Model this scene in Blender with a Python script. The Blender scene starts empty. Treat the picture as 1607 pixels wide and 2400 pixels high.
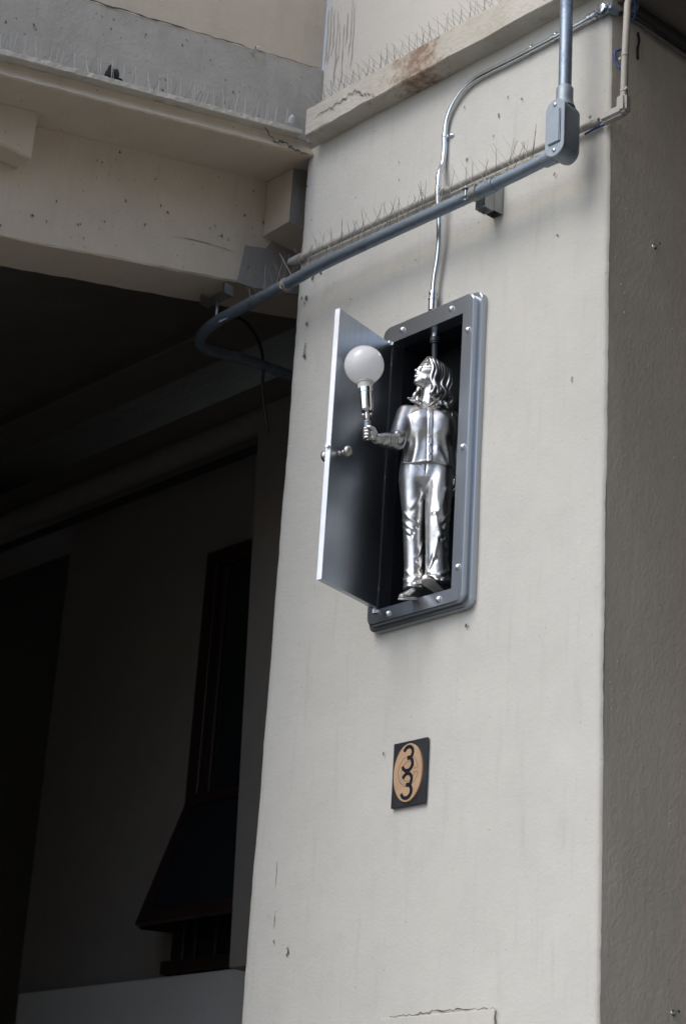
import bpy, bmesh, math, random
import numpy as np
from mathutils import Vector, Matrix

random.seed(33)
rng = np.random.default_rng(33)
scene = bpy.context.scene
COL = scene.collection

# ------------------------------------------------------------------ camera
cam_d = bpy.data.cameras.new("camera")
cam = bpy.data.objects.new("camera", cam_d)
COL.objects.link(cam)
right = Vector((0.6814397, 0.72937897, 0.0603841))
down = Vector((-0.23403631, 0.29533953, -0.92628374))
fwd = Vector((-0.6934457, 0.61707444, 0.37195725))
cam.matrix_world = Matrix(((right.x, -down.x, -fwd.x, 3.39254),
                           (right.y, -down.y, -fwd.y, -4.0),
                           (right.z, -down.z, -fwd.z, 1.6),
                           (0, 0, 0, 1)))
cam_d.sensor_fit = 'VERTICAL'
cam_d.sensor_height = 36.0
cam_d.sensor_width = 24.1
cam_d.lens = 69.97
cam_d.clip_end = 600
cam_d.clip_start = 0.05
cam_d.dof.use_dof = True
cam_d.dof.focus_distance = 6.15
cam_d.dof.aperture_fstop = 4.5
scene.camera = cam

# ------------------------------------------------------------------ light
SUN_EL, SUN_AZ = math.radians(50), math.radians(-6)     # azimuth from -Y towards +X
to_sun = Vector((math.sin(SUN_AZ) * math.cos(SUN_EL), -math.cos(SUN_AZ) * math.cos(SUN_EL), math.sin(SUN_EL)))
world = bpy.data.worlds.new("World")
scene.world = world
world.use_nodes = True
wn = world.node_tree
sky = wn.nodes.new("ShaderNodeTexSky")
sky.sky_type = 'NISHITA'
sky.sun_disc = False
sky.sun_elevation = SUN_EL
sky.sun_rotation = math.pi - SUN_AZ
sky.air_density = 1.0
sky.dust_density = 2.0
sky.ozone_density = 1.0
bg = wn.nodes["Background"]
bg.inputs[1].default_value = 0.15
wn.links.new(sky.outputs[0], bg.inputs[0])
sun_d = bpy.data.lights.new("sun", 'SUN')
sun_d.energy = 0.8
sun_d.angle = math.radians(38)
sun_d.color = (1.0, 0.985, 0.93)
sun = bpy.data.objects.new("sun", sun_d)
COL.objects.link(sun)
sun.rotation_euler = to_sun.to_track_quat('Z', 'Y').to_euler()
scene.view_settings.view_transform = 'Standard'
scene.view_settings.look = 'None'
scene.view_settings.gamma = 1
scene.view_settings.exposure = 0.86
scene.view_settings.use_curve_mapping = False


# ------------------------------------------------------------------ node helpers
class NT:
    def __init__(self, name):
        self.m = bpy.data.materials.new(name)
        self.m.use_nodes = True
        self.t = self.m.node_tree
        self.b = self.t.nodes["Principled BSDF"]
        self.geo = None

    def n(self, kind, **k):
        o = self.t.nodes.new("ShaderNode" + kind)
        for a, v in k.items():
            setattr(o, a, v)
        return o

    def link(self, a, b):
        self.t.links.new(a, b)

    def pos(self):
        if not self.geo:
            self.geo = self.n("NewGeometry")
        return self.geo.outputs["Position"]

    def mapped(self, scale=(1, 1, 1), loc=(0, 0, 0)):
        mp = self.n("Mapping")
        mp.inputs["Scale"].default_value = scale
        mp.inputs["Location"].default_value = loc
        self.link(self.pos(), mp.inputs["Vector"])
        return mp.outputs[0]

    def noise(self, scale, detail=4, rough=.55, vec=None, dist=0):
        o = self.n("TexNoise")
        o.inputs["Scale"].default_value = scale
        o.inputs["Detail"].default_value = detail
        o.inputs["Roughness"].default_value = rough
        o.inputs["Distortion"].default_value = dist
        self.link(vec if vec is not None else self.pos(), o.inputs["Vector"])
        return o.outputs["Fac"]

    def voronoi(self, scale, vec=None):
        o = self.n("TexVoronoi")
        o.inputs["Scale"].default_value = scale
        self.link(vec if vec is not None else self.pos(), o.inputs["Vector"])
        return o.outputs["Distance"]

    def ramp(self, fac, stops):
        o = self.n("ValToRGB")
        el = o.color_ramp.elements
        while len(el) < len(stops):
            el.new(.5)
        for e, (p, c) in zip(el, stops):
            e.position = p
            e.color = (c, c, c, 1) if isinstance(c, (int, float)) else (*c, 1)
        self.link(fac, o.inputs[0])
        return o.outputs[0]

    def mix(self, fac, a, b, mode='MIX'):
        o = self.n("Mix", data_type='RGBA', blend_type=mode)
        for s, v in ((0, fac), (6, a), (7, b)):
            if hasattr(v, "node"):
                self.link(v, o.inputs[s])
            elif isinstance(v, (int, float)):
                o.inputs[s].default_value = v if s == 0 else (v, v, v, 1)
            else:
                o.inputs[s].default_value = (*v, 1)
        return o.outputs[2]

    def math(self, op, a, b=None, c=None):
        o = self.n("Math", operation=op)
        for i, v in enumerate((a, b, c)):
            if v is None:
                continue
            if hasattr(v, "node"):
                self.link(v, o.inputs[i])
            else:
                o.inputs[i].default_value = v
        return o.outputs[0]

    def bump(self, h, strength=.3, dist=.01, prev=None):
        o = self.n("Bump")
        o.inputs["Strength"].default_value = strength
        o.inputs["Distance"].default_value = dist
        self.link(h, o.inputs["Height"])
        if prev is not None:
            self.link(prev, o.inputs["Normal"])
        return o.outputs[0]

    def xyz(self):
        s = self.n("SeparateXYZ")
        self.link(self.pos(), s.inputs[0])
        return s.outputs

    def set(self, **k):
        for a, v in k.items():
            i = self.b.inputs[a.replace("_", " ")]
            if hasattr(v, "node"):
                self.link(v, i)
            else:
                i.default_value = (*v, 1) if i.type == 'RGBA' else v
        return self.m


def stucco(name, col, dark=None, bump=.35, grain=90, specks=.5, streak=.25, blotch=.5, scale=1.0):
    t = NT(name)
    dark = dark or tuple(c * .72 for c in col)
    big = t.noise(1.7 * scale, 5, .6)
    mid = t.noise(9 * scale, 5, .65)
    fac = t.ramp(t.math('ADD', t.math('MULTIPLY', big, .55), t.math('MULTIPLY', mid, .45)), [(.38, 0), (.68, 1)])
    c = t.mix(t.math('MULTIPLY', fac, blotch), col, dark)
    drip = t.noise(6, 5, .6, t.mapped((5, 5, .5)))
    c = t.mix(t.math('MULTIPLY', t.ramp(drip, [(.55, 0), (.8, 1)]), streak), c, tuple(x * .62 for x in col))
    sp = t.noise(75, 2, .5)
    spm = t.ramp(sp, [(.71, 0), (.76, 1)])
    c = t.mix(t.math('MULTIPLY', spm, specks), c, (.09, .075, .06))
    g1 = t.noise(grain, 3, .6)
    g2 = t.noise(grain * .28, 4, .6)
    vo = t.ramp(t.voronoi(grain * .5), [(.0, 1), (.18, 0)])
    h = t.math('ADD', t.math('MULTIPLY', g1, .6), t.math('ADD', t.math('MULTIPLY', g2, .8), t.math('MULTIPLY', vo, .25)))
    n1 = t.bump(h, bump, .006)
    lum = t.bump(t.noise(5, 3, .5), .25, .012, n1)
    return t.set(Base_Color=c, Roughness=.82, Normal=lum, Specular_IOR_Level=.25)


def metal(name, col, rough, grain=None, var=.08, bump=.0, metallic=1.0, dirt=0.0, dirtcol=(.05, .05, .05), bscale=60):
    t = NT(name)
    nz = t.noise(bscale, 4, .6)
    if grain:
        nz2 = t.noise(1.0, 4, .7, t.mapped(grain))
    else:
        nz2 = t.noise(14, 4, .6)
    r = t.math('ADD', rough - var, t.math('MULTIPLY', nz2, 2 * var))
    c = t.mix(t.ramp(nz2, [(.3, 0), (.7, 1)]), tuple(x * .86 for x in col), col)
    if dirt:
        d = t.ramp(t.noise(18, 5, .7), [(.5, 0), (.72, 1)])
        c = t.mix(t.math('MULTIPLY', d, dirt), c, dirtcol)
        r = t.math('ADD', r, t.math('MULTIPLY', d, .25 * dirt))
    t.set(Base_Color=c, Roughness=r, Metallic=metallic)
    h = t.math('ADD', t.math('MULTIPLY', nz, bump), t.math('MULTIPLY', nz2, bump * .6))
    if bump:
        t.set(Normal=t.bump(h, 1.0, .004))
    return t.m


def paint(name, col, rough=.5, var=.15, bump=.1, spec=.4):
    t = NT(name)
    nz = t.noise(22, 4, .6)
    c = t.mix(nz, tuple(x * (1 - var) for x in col), tuple(min(1, x * (1 + var)) for x in col))
    return t.set(Base_Color=c, Roughness=rough, Specular_IOR_Level=spec, Normal=t.bump(t.noise(70, 3), bump, .003))


M = {}
M['pier'] = stucco("beige_painted_render", (.55, .54, .50), bump=.30, specks=.35, streak=.30, blotch=.34)
M['pier_side'] = stucco("rough_lightened_render", (.67, .615, .53), bump=.45, grain=70, specks=.5, streak=.3, blotch=.35)  # side copy of the pier render, lightened to make up for weak light
M['ledge'] = None
M['ramp'] = stucco("warm_beige_render", (.55, .475, .38), bump=.35, specks=.7, streak=.25, blotch=.45)
M['ramp_grey'] = stucco("grey_stained_render", (.43, .405, .36), bump=.6, grain=80, specks=.6, streak=.45, blotch=.7)
M['cement'] = stucco("bare_grey_cement", (.31, .29, .26), bump=.8, grain=70, specks=.6, streak=.4, blotch=.8)
M['upper'] = stucco("pale_render", (.57, .545, .495), bump=.3, specks=.35, streak=.2, blotch=.25)
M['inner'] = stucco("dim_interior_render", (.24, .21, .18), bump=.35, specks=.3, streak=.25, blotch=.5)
M['inner_dark'] = stucco("shade_darkened_concrete", (.15, .135, .115), bump=.6, grain=40, specks=.2, streak=.5, blotch=.8)  # concrete colour darkened to stand in for deep shade
M['inner_sill'] = stucco("grey_plinth_render", (.54, .52, .475), bump=.3, specks=.3, streak=.2, blotch=.3)
M['asphalt'] = stucco("street_asphalt", (.22, .215, .205), bump=.6, grain=120, specks=.3, streak=0, blotch=.5)

# ledge: painted, with bare rusty patches of its own
t = NT("ledge_render_with_rust")
x, y, z = t.xyz()
base = t.mix(t.ramp(t.noise(7, 5, .65), [(.4, 0), (.7, 1)]), (.52, .49, .43), (.44, .41, .345))
px = t.math('ABSOLUTE', t.math('SUBTRACT', x, -.79))
patch = t.ramp(t.math('ADD', px, t.math('MULTIPLY', t.math('SUBTRACT', t.noise(16, 5, .7), .5), .42)), [(.05, 1), (.13, 0)])
patch2 = t.ramp(t.noise(11, 6, .72), [(.60, 0), (.68, 1)])
c = t.mix(t.math('MULTIPLY', patch2, .55), base, (.34, .24, .17))
c = t.mix(t.math('MULTIPLY', patch, .85), c, t.mix(t.ramp(t.noise(45, 4), [(.4, 0), (.62, 1)]), (.20, .125, .085), (.40, .31, .23)))
c = t.mix(t.math('MULTIPLY', t.ramp(t.noise(80, 2), [(.70, 0), (.75, 1)]), .7), c, (.08, .07, .055))
M['ledge'] = t.set(Base_Color=c, Roughness=.85, Specular_IOR_Level=.2,
                   Normal=t.bump(t.math('ADD', t.noise(60, 4), t.math('MULTIPLY', t.noise(14, 4), 1.2)), .5, .008))

M['brushed'] = metal("brushed_aluminium", (.44, .475, .52), .34, grain=(420, 60, 3), var=.10, bump=.015)
M['door_metal'] = metal("door_aluminium_sheet", (.44, .475, .52), .36, grain=(240, 240, 3), var=.02, bump=.0, dirt=.0, dirtcol=(.30, .29, .28))
M['edge_metal'] = metal("bright_sawn_aluminium", (.80, .82, .84), .38, var=.05)
M['polished'] = metal("polished_cast_aluminium", (.65, .65, .645), .33, var=.08, bump=.10, bscale=90, dirt=.5, dirtcol=(.22, .20, .18))
M['satin'] = metal("satin_cast_aluminium", (.50, .49, .47), .36, var=.06, bump=.10, bscale=150)
M['dull_cast'] = metal("unpolished_cast_aluminium", (.60, .57, .53), .62, var=.08, bump=.1, metallic=.55)
M['chrome'] = metal("chromed_steel", (.82, .81, .79), .12, var=.03)
M['galv'] = metal("galvanised_steel_pipe", (.27, .325, .39), .48, grain=(30, 90, 90), var=.14, bump=.14, metallic=.8, dirt=.65, dirtcol=(.11, .13, .16))
M['galv_cast'] = metal("grey_cast_fitting", (.30, .35, .40), .55, var=.08, bump=.15, metallic=.55, dirt=.35, dirtcol=(.22, .24, .26))
M['emt'] = metal("bright_zinc_conduit", (.72, .77, .80), .24, var=.05, bump=.02)
M['emt_dark'] = metal("dull_zinc_fitting", (.42, .44, .45), .38, var=.08, bump=.08)
M['strut'] = metal("weathered_strut_steel", (.38, .40, .40), .45, var=.1, bump=.06, dirt=.35, dirtcol=(.25, .20, .15))
M['wire'] = metal("dull_spike_wire", (.21, .195, .175), .5, var=.05, metallic=.5)
M['beige_pipe'] = paint("beige_painted_pipe", (.37, .355, .325), .6, .12, .25)
M['black'] = paint("black_cabinet_paint", (.010, .013, .018), .55, .2, .06, .25)
M['black_rubber'] = paint("black_conduit_plastic", (.03, .036, .045), .4, .1, .02)
M['blue'] = paint("blue_cable_sheath", (.016, .065, .25), .5, .1, .02)
M['dark_pipe'] = paint("dark_grey_pipe", (.026, .026, .026), .5, .2, .1)
M['grey_brown_pipe'] = paint("grey_brown_painted_pipe", (.20, .175, .15), .6, .35, .4)  # dark grey-brown paint, mottled by noise
M['grey_pipe_dim'] = metal("dim_steel_pipe", (.30, .30, .29), .4, var=.08)
M['brown_wood'] = paint("reddish_brown_stained_wood", (.022, .010, .007), .5, .3, .3)
M['dark_pane'] = paint("dark_window_pane", (.012, .014, .016), .12, .1, .0, .5)
M['crack'] = paint("dirt_filled_crack", (.085, .07, .055), .9, .2, .2)
M['grime'] = paint("black_grime", (.05, .045, .04), .95, .4, .5)
M['gunk'] = stucco("pale_adhesive_crust", (.42, .37, .29), bump=.9, grain=140, specks=.8, streak=0, blotch=.8)
M['white_plastic'] = paint("clear_white_spike_plastic", (.52, .53, .54), .4, .08, .02)
M['offwhite'] = paint("cream_plastic_collar", (.72, .70, .63), .4, .08, .02)
M['litter'] = paint("dark_feather_clump", (.012, .011, .010), .8, .4, .5)
M['plate_dark'] = metal("dark_patinated_bronze", (.055, .058, .066), .42, var=.1, bump=.05, metallic=.6, dirt=.3)
M['copper'] = metal("rubbed_bronze", (.60, .40, .255), .55, var=.08, bump=.04, metallic=.45, dirt=.22, dirtcol=(.38, .25, .16))
M['digit'] = metal("blackened_digit_metal", (.05, .055, .07), .3, var=.08, metallic=.7)

t = NT("opal_glass")
M['opal'] = t.set(Base_Color=(.95, .955, .96), Roughness=.08, Specular_IOR_Level=.5, Coat_Weight=.6, Coat_Roughness=.04)
tr = t.n("BsdfTranslucent")
tr.inputs[0].default_value = (.97, .975, .98, 1)
mx = t.n("MixShader")
mx.inputs[0].default_value = .5
t.link(t.b.outputs[0], mx.inputs[1])
t.link(tr.outputs[0], mx.inputs[2])
t.link(mx.outputs[0], t.t.nodes["Material Output"].inputs[0])


# ------------------------------------------------------------------ object helpers
def empty(name, loc, label, cat, group=None):
    o = bpy.data.objects.new(name, None)
    o.empty_display_size = .05
    o.location = loc
    COL.objects.link(o)
    o['label'] = label
    o['category'] = cat
    if group:
        o['group'] = group
    return o


def base_of(o):
    v = Vector((0, 0, 0))
    while o:
        v += o.location
        o = o.parent
    return v


def obj(name, bm, mat, parent=None, smooth=False, angle=None, label=None, kind=None):
    """link a bmesh given in world coordinates as ONE object"""
    bmesh.ops.recalc_face_normals(bm, faces=bm.faces)
    me = bpy.data.meshes.new(name)
    if parent:
        bmesh.ops.translate(bm, verts=bm.verts, vec=-base_of(parent))
    if smooth:
        for f in bm.faces:
            f.smooth = True
        if angle:
            for e in bm.edges:
                if len(e.link_faces) == 2 and e.calc_face_angle(0) > math.radians(angle):
                    e.smooth = False
    bm.to_mesh(me)
    bm.free()
    for m in (mat if isinstance(mat, (list, tuple)) else [mat]):
        me.materials.append(m)
    o = bpy.data.objects.new(name, me)
    COL.objects.link(o)
    if parent:
        o.parent = parent
    if label:
        o['label'] = label
    if kind:
        o['kind'] = kind
    return o


def tag(o, label, cat, group=None):
    o['label'] = label
    o['category'] = cat
    if group:
        o['group'] = group
    return o


def box(bm, x0, x1, y0, y1, z0, z1, bev=0.0, seg=1, M4=None):
    r = bmesh.ops.create_cube(bm, size=1)
    vs = r['verts']
    bmesh.ops.scale(bm, verts=vs, vec=(x1 - x0, y1 - y0, z1 - z0))
    bmesh.ops.translate(bm, verts=vs, vec=((x0 + x1) / 2, (y0 + y1) / 2, (z0 + z1) / 2))
    if bev:
        es = list({e for v in vs for e in v.link_edges})
        r = bmesh.ops.bevel(bm, geom=es, offset=bev, segments=seg, affect='EDGES')
        vs = list({v for f in r['faces'] for v in f.verts} | {v for v in vs if v.is_valid})
    if M4:
        bmesh.ops.transform(bm, matrix=M4, verts=[v for v in vs if v.is_valid])
    return vs


def bezier_pts(pts, n=6):
    """Catmull-Rom through the points"""
    P = [Vector(p) for p in pts]
    P = [P[0] * 2 - P[1]] + P + [P[-1] * 2 - P[-2]]
    out = []
    for i in range(1, len(P) - 2):
        p0, p1, p2, p3 = P[i - 1:i + 3]
        for k in range(n):
            t = k / n
            out.append(.5 * ((2 * p1) + (p2 - p0) * t + (2 * p0 - 5 * p1 + 4 * p2 - p3) * t * t + (3 * p1 - p0 - 3 * p2 + p3) * t ** 3))
    out.append(P[-2])
    return out


def tube(bm, pts, r, n=14, cap=True):
    P = [Vector(p) for p in pts]
    R = r if isinstance(r, (list, tuple)) else [r] * len(P)
    prev = None
    rings = []
    for i, p in enumerate(P):
        tg = (P[min(i + 1, len(P) - 1)] - P[max(i - 1, 0)]).normalized()
        if prev is None:
            a = tg.orthogonal().normalized()
        else:
            a = (prev - tg * prev.dot(tg)).normalized()
        prev = a
        b = tg.cross(a)
        rings.append([bm.verts.new(p + (a * math.cos(2 * math.pi * k / n) + b * math.sin(2 * math.pi * k / n)) * R[i]) for k in range(n)])
    for A, B in zip(rings, rings[1:]):
        for k in range(n):
            bm.faces.new((A[k], A[(k + 1) % n], B[(k + 1) % n], B[k]))
    if cap:
        bm.faces.new(rings[0][::-1])
        bm.faces.new(rings[-1])
    return rings


def lathe(bm, origin, axis, prof, n=32):
    """prof: list of (distance along the axis, radius)"""
    o = Vector(origin)
    ax = Vector(axis).normalized()
    a = ax.orthogonal().normalized()
    b = ax.cross(a)
    rings = []
    for d, r in prof:
        if r < 1e-6:
            rings.append([bm.verts.new(o + ax * d)])
        else:
            rings.append([bm.verts.new(o + ax * d + (a * math.cos(2 * math.pi * k / n) + b * math.sin(2 * math.pi * k / n)) * r) for k in range(n)])
    for A, B in zip(rings, rings[1:]):
        for k in range(n):
            if len(A) == 1 and len(B) == 1:
                break
            if len(A) == 1:
                bm.faces.new((A[0], B[(k + 1) % n], B[k]))
            elif len(B) == 1:
                bm.faces.new((A[k], A[(k + 1) % n], B[0]))
            else:
                bm.faces.new((A[k], A[(k + 1) % n], B[(k + 1) % n], B[k]))
    if len(rings[0]) > 1:
        bm.faces.new(rings[0][::-1])
    if len(rings[-1]) > 1:
        bm.faces.new(rings[-1])


def rrect(x0, x1, z0, z1, r, n=6):
    pts = []
    for cx, cz, a0 in ((x1 - r, z1 - r, 0), (x0 + r, z1 - r, 90), (x0 + r, z0 + r, 180), (x1 - r, z0 + r, 270)):
        for k in range(n + 1):
            a = math.radians(a0 + 90 * k / n)
            pts.append((cx + r * math.cos(a), cz + r * math.sin(a)))
    return pts


def frame_plate(bm, outer, inner, yb, yf, bev=.002):
    """flat ring between an outer and an inner outline (x, z) from yb (back) to yf (front)"""
    n = len(outer)

    def ring(pts, y, inset=0, cx=None, cz=None):
        return [bm.verts.new((px, y, pz)) for px, pz in pts]

    def shrink(pts, d):
        cx = sum(p[0] for p in pts) / len(pts)
        cz = sum(p[1] for p in pts) / len(pts)
        hx = max(abs(p[0] - cx) for p in pts)
        hz = max(abs(p[1] - cz) for p in pts)
        return [(cx + (p[0] - cx) * (hx - d) / hx, cz + (p[1] - cz) * (hz - d) / hz) for p in pts]
    ob, of1, of2 = ring(outer, yb), ring(outer, yf + bev), ring(shrink(outer, bev), yf)
    loops = [ob, of1, of2]
    if inner:
        i2, ib = ring(inner, yf), ring(inner, yb)
        loops += [i2, ib, ob]
    else:
        bm.faces.new(of2)
        bm.faces.new(ob[::-1])
    for A, B in zip(loops, loops[1:]):
        for k in range(n):
            bm.faces.new((A[k], A[(k + 1) % n], B[(k + 1) % n], B[k]))


def crackstrip(bm, pts, w, nrm, jit=.5, sub=5):
    """a thin irregular ribbon lying on a surface (a dirt-filled crack)"""
    P = bezier_pts(pts, sub)
    n = Vector(nrm).normalized()
    L, Rr = [], []
    for i, p in enumerate(P):
        tg = (P[min(i + 1, len(P) - 1)] - P[max(i - 1, 0)]).normalized()
        s = tg.cross(n).normalized()
        e = w * (.35 + .65 * math.sin(math.pi * (i + .5) / len(P))) * random.uniform(.35, 1.3)
        q = p + s * random.uniform(-jit, jit) * w * 1.2
        L.append(bm.verts.new(q + s * e / 2))
        Rr.append(bm.verts.new(q - s * e / 2))
    for i in range(len(P) - 1):
        bm.faces.new((L[i], L[i + 1], Rr[i + 1], Rr[i]))


def extrude_y(bm, prof, y0, y1, slope=0.0, ny=1, jit=0.0):
    """closed (x, z') profile swept along y; z = z' + slope * y"""
    rings = []
    for k in range(ny + 1):
        yy = y0 + (y1 - y0) * k / ny
        rings.append([bm.verts.new((px + random.uniform(-jit, jit), yy, pz + slope * yy + random.uniform(-jit, jit) * .7)) for px, pz in prof])
    n = len(prof)
    for A, B in zip(rings, rings[1:]):
        for k in range(n):
            bm.faces.new((A[k], A[(k + 1) % n], B[(k + 1) % n], B[k]))
    bm.faces.new(rings[0][::-1])
    bm.faces.new(rings[-1])


def new():
    return bmesh.new()


# ------------------------------------------------------------------ the setting
bm = new()
vs = [bm.verts.new(p) for p in ((-150, -150, 0), (150, -150, 0), (150, 150, 0), (-150, 150, 0))]
bm.faces.new(vs)
o = obj("ground", bm, M['asphalt'])
o['kind'] = 'structure'

# ---- the pier: a front skin with uneven arrises and a real hole behind the cabinet
pier = empty("concrete_pier", (-.71, 0, 0), "tall beige rendered pier carrying the metal cabinet and the oval plaque", "pier")
XL, ZT = -1.42, 5.512
HX0, HX1, HZ0, HZ1 = -.858, -.540, 3.600, 4.535
xs = sorted(set([XL, XL + .003, XL + .010, XL + .03] + [XL + .03 + (HX0 - XL - .03) * k / 5 for k in range(6)] + [HX0 + (HX1 - HX0) * k / 3 for k in range(4)]
                + [HX1 + (-.03 - HX1) * k / 5 for k in range(6)] + [-.03, -.010, -.003, 0.0]))
zs = sorted(set([0.0, 1.0, 1.8, 2.2] + [2.2 + .03 * k for k in range(111) if 2.2 + .03 * k < ZT] + [HZ0, HZ1, ZT]))
zs = [z for i, z in enumerate(zs) if i == 0 or z - zs[i - 1] > .004 or z in (HZ0, HZ1)]
bm = new()
ph = rng.uniform(0, 6.28, 12)


def wav(x, z):
    return .0016 * math.sin(3.1 * x + 2.3 * z + ph[0]) + .0012 * math.sin(7.3 * x - 5.1 * z + ph[1]) + .0008 * math.sin(15 * z + 9 * x + ph[2])


grid = {}
for j, z in enumerate(zs):
    el = random.uniform(-.0013, .0013) + .0007 * math.sin(9 * z)
    er = random.uniform(-.0013, .0013) + .0007 * math.sin(11 * z + 1)
    for i, x in enumerate(xs):
        dl, dr = x - XL, -x
        y = wav(x, z)
        d = min(dl, dr)
        y += {True: 0}.get(d > .02, .010 * max(0, 1 - d / .010) ** 2)
        xx = x + (el if dl < .02 else 0) + (er if dr < .02 else 0)
        grid[i, j] = bm.verts.new((xx, y, z))
for j in range(len(zs) - 1):
    for i in range(len(xs) - 1):
        if HX0 - 1e-6 <= xs[i] < HX1 - 1e-6 and HZ0 - 1e-6 <= zs[j] < HZ1 - 1e-6:
            continue
        bm.faces.new((grid[i, j], grid[i + 1, j], grid[i + 1, j + 1], grid[i, j + 1]))
nI = len(xs) - 1
# left flank
back = [bm.verts.new((XL, 2.5, z)) for z in zs]
for j in range(len(zs) - 1):
    bm.faces.new((grid[0, j], grid[0, j + 1], back[j + 1], back[j]))
front = obj("front_face", bm, M['pier'], pier, smooth=True, angle=50)
bm = new()
ys = [0.0101, .05, .1, .2, .3, .45, .7, 1.2, 2.5]
gz = [z for z in zs]
gg = {}
for j, z in enumerate(gz):
    for i, yv in enumerate(ys):
        e = grid_e = 0
        gg[i, j] = bm.verts.new((0.0005 + (0 if i == 0 else .002 * math.sin(5 * z + 9 * yv)), yv, z))
for j in range(len(gz) - 1):
    for i in range(len(ys) - 1):
        bm.faces.new((gg[i, j], gg[i + 1, j], gg[i + 1, j + 1], gg[i, j + 1]))
obj("side_face", bm, M['pier_side'], pier, smooth=True)

bm = new()
crackstrip(bm, [(-.76, -.004, 2.381), (-.66, -.004, 2.382), (-.56, -.004, 2.386), (-.45, -.004, 2.381), (-.352, -.004, 2.379)], .0034, (0, -1, 0), 1.0, 9)
crackstrip(bm, [(-.350, -.004, 2.378), (-.353, -.004, 2.35), (-.350, -.004, 2.30), (-.353, -.004, 2.2)], .005, (0, -1, 0), .8, 6)
obj("patch_seam", bm, M['crack'], pier)
bm = new()
box(bm, -.80, -.356, -.0055, .002, 1.9, 2.377, .002, 1)
obj("patched_render", bm, M['pier'], pier)
bm = new()
for cx, cz, w, h in ((-1.368, 4.887, .010, .022), (-1.372, 4.868, .008, .012), (-1.352, 4.68, .007, .05), (-1.353, 4.655, .009, .02), (-1.392, 4.895, .007, .010), (-1.34, 4.955, .012, .009),
                     (-1.30, 4.965, .010, .007), (-.519, 3.500, .010, .012), (-.127, 4.186, .006, .016), (-1.298, 2.844, .0018, .08), (-1.290, 2.70, .0018, .05), (-1.285, 2.635, .004, .016),
                     (-1.22, 2.60, .006, .03), (-1.41, 5.36, .008, .012), (-1.35, 4.78, .008, .018), (-1.13, 4.80, .006, .006)):
    k = max(3, int(h / .012))
    crackstrip(bm, [(cx + random.uniform(-.3, .3) * w, -.0045, cz + h * (i / k - .5)) for i in range(k + 1)], w, (0, -1, 0), .5, 3)
for _ in range(26):
    cx = random.uniform(-1.4, -.02)
    cz = random.uniform(4.7, 5.48) if random.random() < .7 else random.uniform(2.4, 4.7)
    s = random.uniform(.0025, .006)
    crackstrip(bm, [(cx, -.0045, cz), (cx + random.uniform(-s, s), -.0045, cz - s), (cx, -.0045, cz - 2 * s)], s, (0, -1, 0), .5, 2)
obj("paint_chips", bm, M['crack'], pier, kind='stuff')
bm = new()
for _ in range(150):
    cy, cz = random.uniform(.02, .42), random.uniform(2.2, 5.1)
    r = random.uniform(.001, .0032)
    bmesh.ops.create_icosphere(bm, subdivisions=1, radius=r, matrix=Matrix.Translation((.001, cy, cz)) @ Matrix.Diagonal((.7, 1, 1.5, 1)))
for v in bm.verts:
    v.co.x = .0005 + (v.co.x - .0005) * .4
obj("render_drips", bm, M['pier_side'], pier, smooth=True, kind='stuff')

# ---- the wall above the pier with its projecting ledge, and the soffit of the passage on the right
upw = empty("upper_wall", (-.71, .05, 5.512), "pale rendered wall above the pier with a rust patched projecting ledge", "wall")
bm = new()
box(bm, -1.44, 7.0, .055, 2.5, 5.622, 11.0)
obj("wall_face", bm, M['upper'], upw)
bm = new()
nx = 60
prof = [(-.080, 5.514), (-.080, 5.618), (-.076, 5.6225), (.0545, 5.6225), (2.4, 5.6225), (2.4, 5.511), (-.076, 5.511)]
rings = []
for k in range(nx + 1):
    xx = -1.352 + (7.352 - 0) * (k / nx) ** 1.6
    rings.append([bm.verts.new((xx, py + random.uniform(-.002, .002) * (py < 0), pz + random.uniform(-.0025, .0025) * (py < 0))) for py, pz in prof])
for A, B in zip(rings, rings[1:]):
    for k in range(len(prof)):
        bm.faces.new((A[k], A[(k + 1) % len(prof)], B[(k + 1) % len(prof)], B[k]))
bm.faces.new(rings[0]); bm.faces.new(rings[-1][::-1])
obj("ledge", bm, M['ledge'], upw)
bm = new()
crackstrip(bm, [(-1.30, -.0835, 5.562), (-1.25, -.0835, 5.566), (-1.17, -.0835, 5.570), (-1.12, -.0835, 5.579), (-1.075, -.0835, 5.575), (-1.05, -.0835, 5.547), (-1.02, -.0835, 5.535), (-.985, -.0835, 5.514)], .006, (0, -1, 0), .9, 6)
crackstrip(bm, [(-1.27, .0525, 5.63), (-1.0, .0525, 5.627), (-.6, .0525, 5.63), (-.2, .0525, 5.627)], .008, (0, -1, 0), .9, 12)
obj("ledge_crack", bm, M['crack'], upw)
bm = new()
for k in range(9):                                   # old paint runs in the corner
    xx = -1.425 + .018 * k + random.uniform(-.006, .006)
    zz = random.uniform(5.68, 6.0)
    crackstrip(bm, [(xx, .0525, zz + random.uniform(.08, .35)), (xx + .004, .0525, zz + .06), (xx - .002, .0525, zz)], .005, (0, -1, 0), .5, 5)
obj("old_paint_run", bm, M['ramp_grey'], upw)

passage = empty("covered_passage", (3, 2.5, 0), "dark soffit with an added shading overhang and far walls of the covered passage right of the pier", "passage")
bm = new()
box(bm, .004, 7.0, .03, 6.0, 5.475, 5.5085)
box(bm, .20, 7.0, -1.5, .0295, 5.475, 5.5085)  # unseen overhang, added to shade the top of the pier's side
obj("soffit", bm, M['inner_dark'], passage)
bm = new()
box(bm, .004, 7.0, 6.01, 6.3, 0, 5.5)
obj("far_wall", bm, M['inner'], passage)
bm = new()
box(bm, 4.6, 5.2, -.02, 6.0, 0, 5.47)  # unseen wall, added to shade the side of the pier
obj("side_wall", bm, M['inner'], passage)

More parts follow.
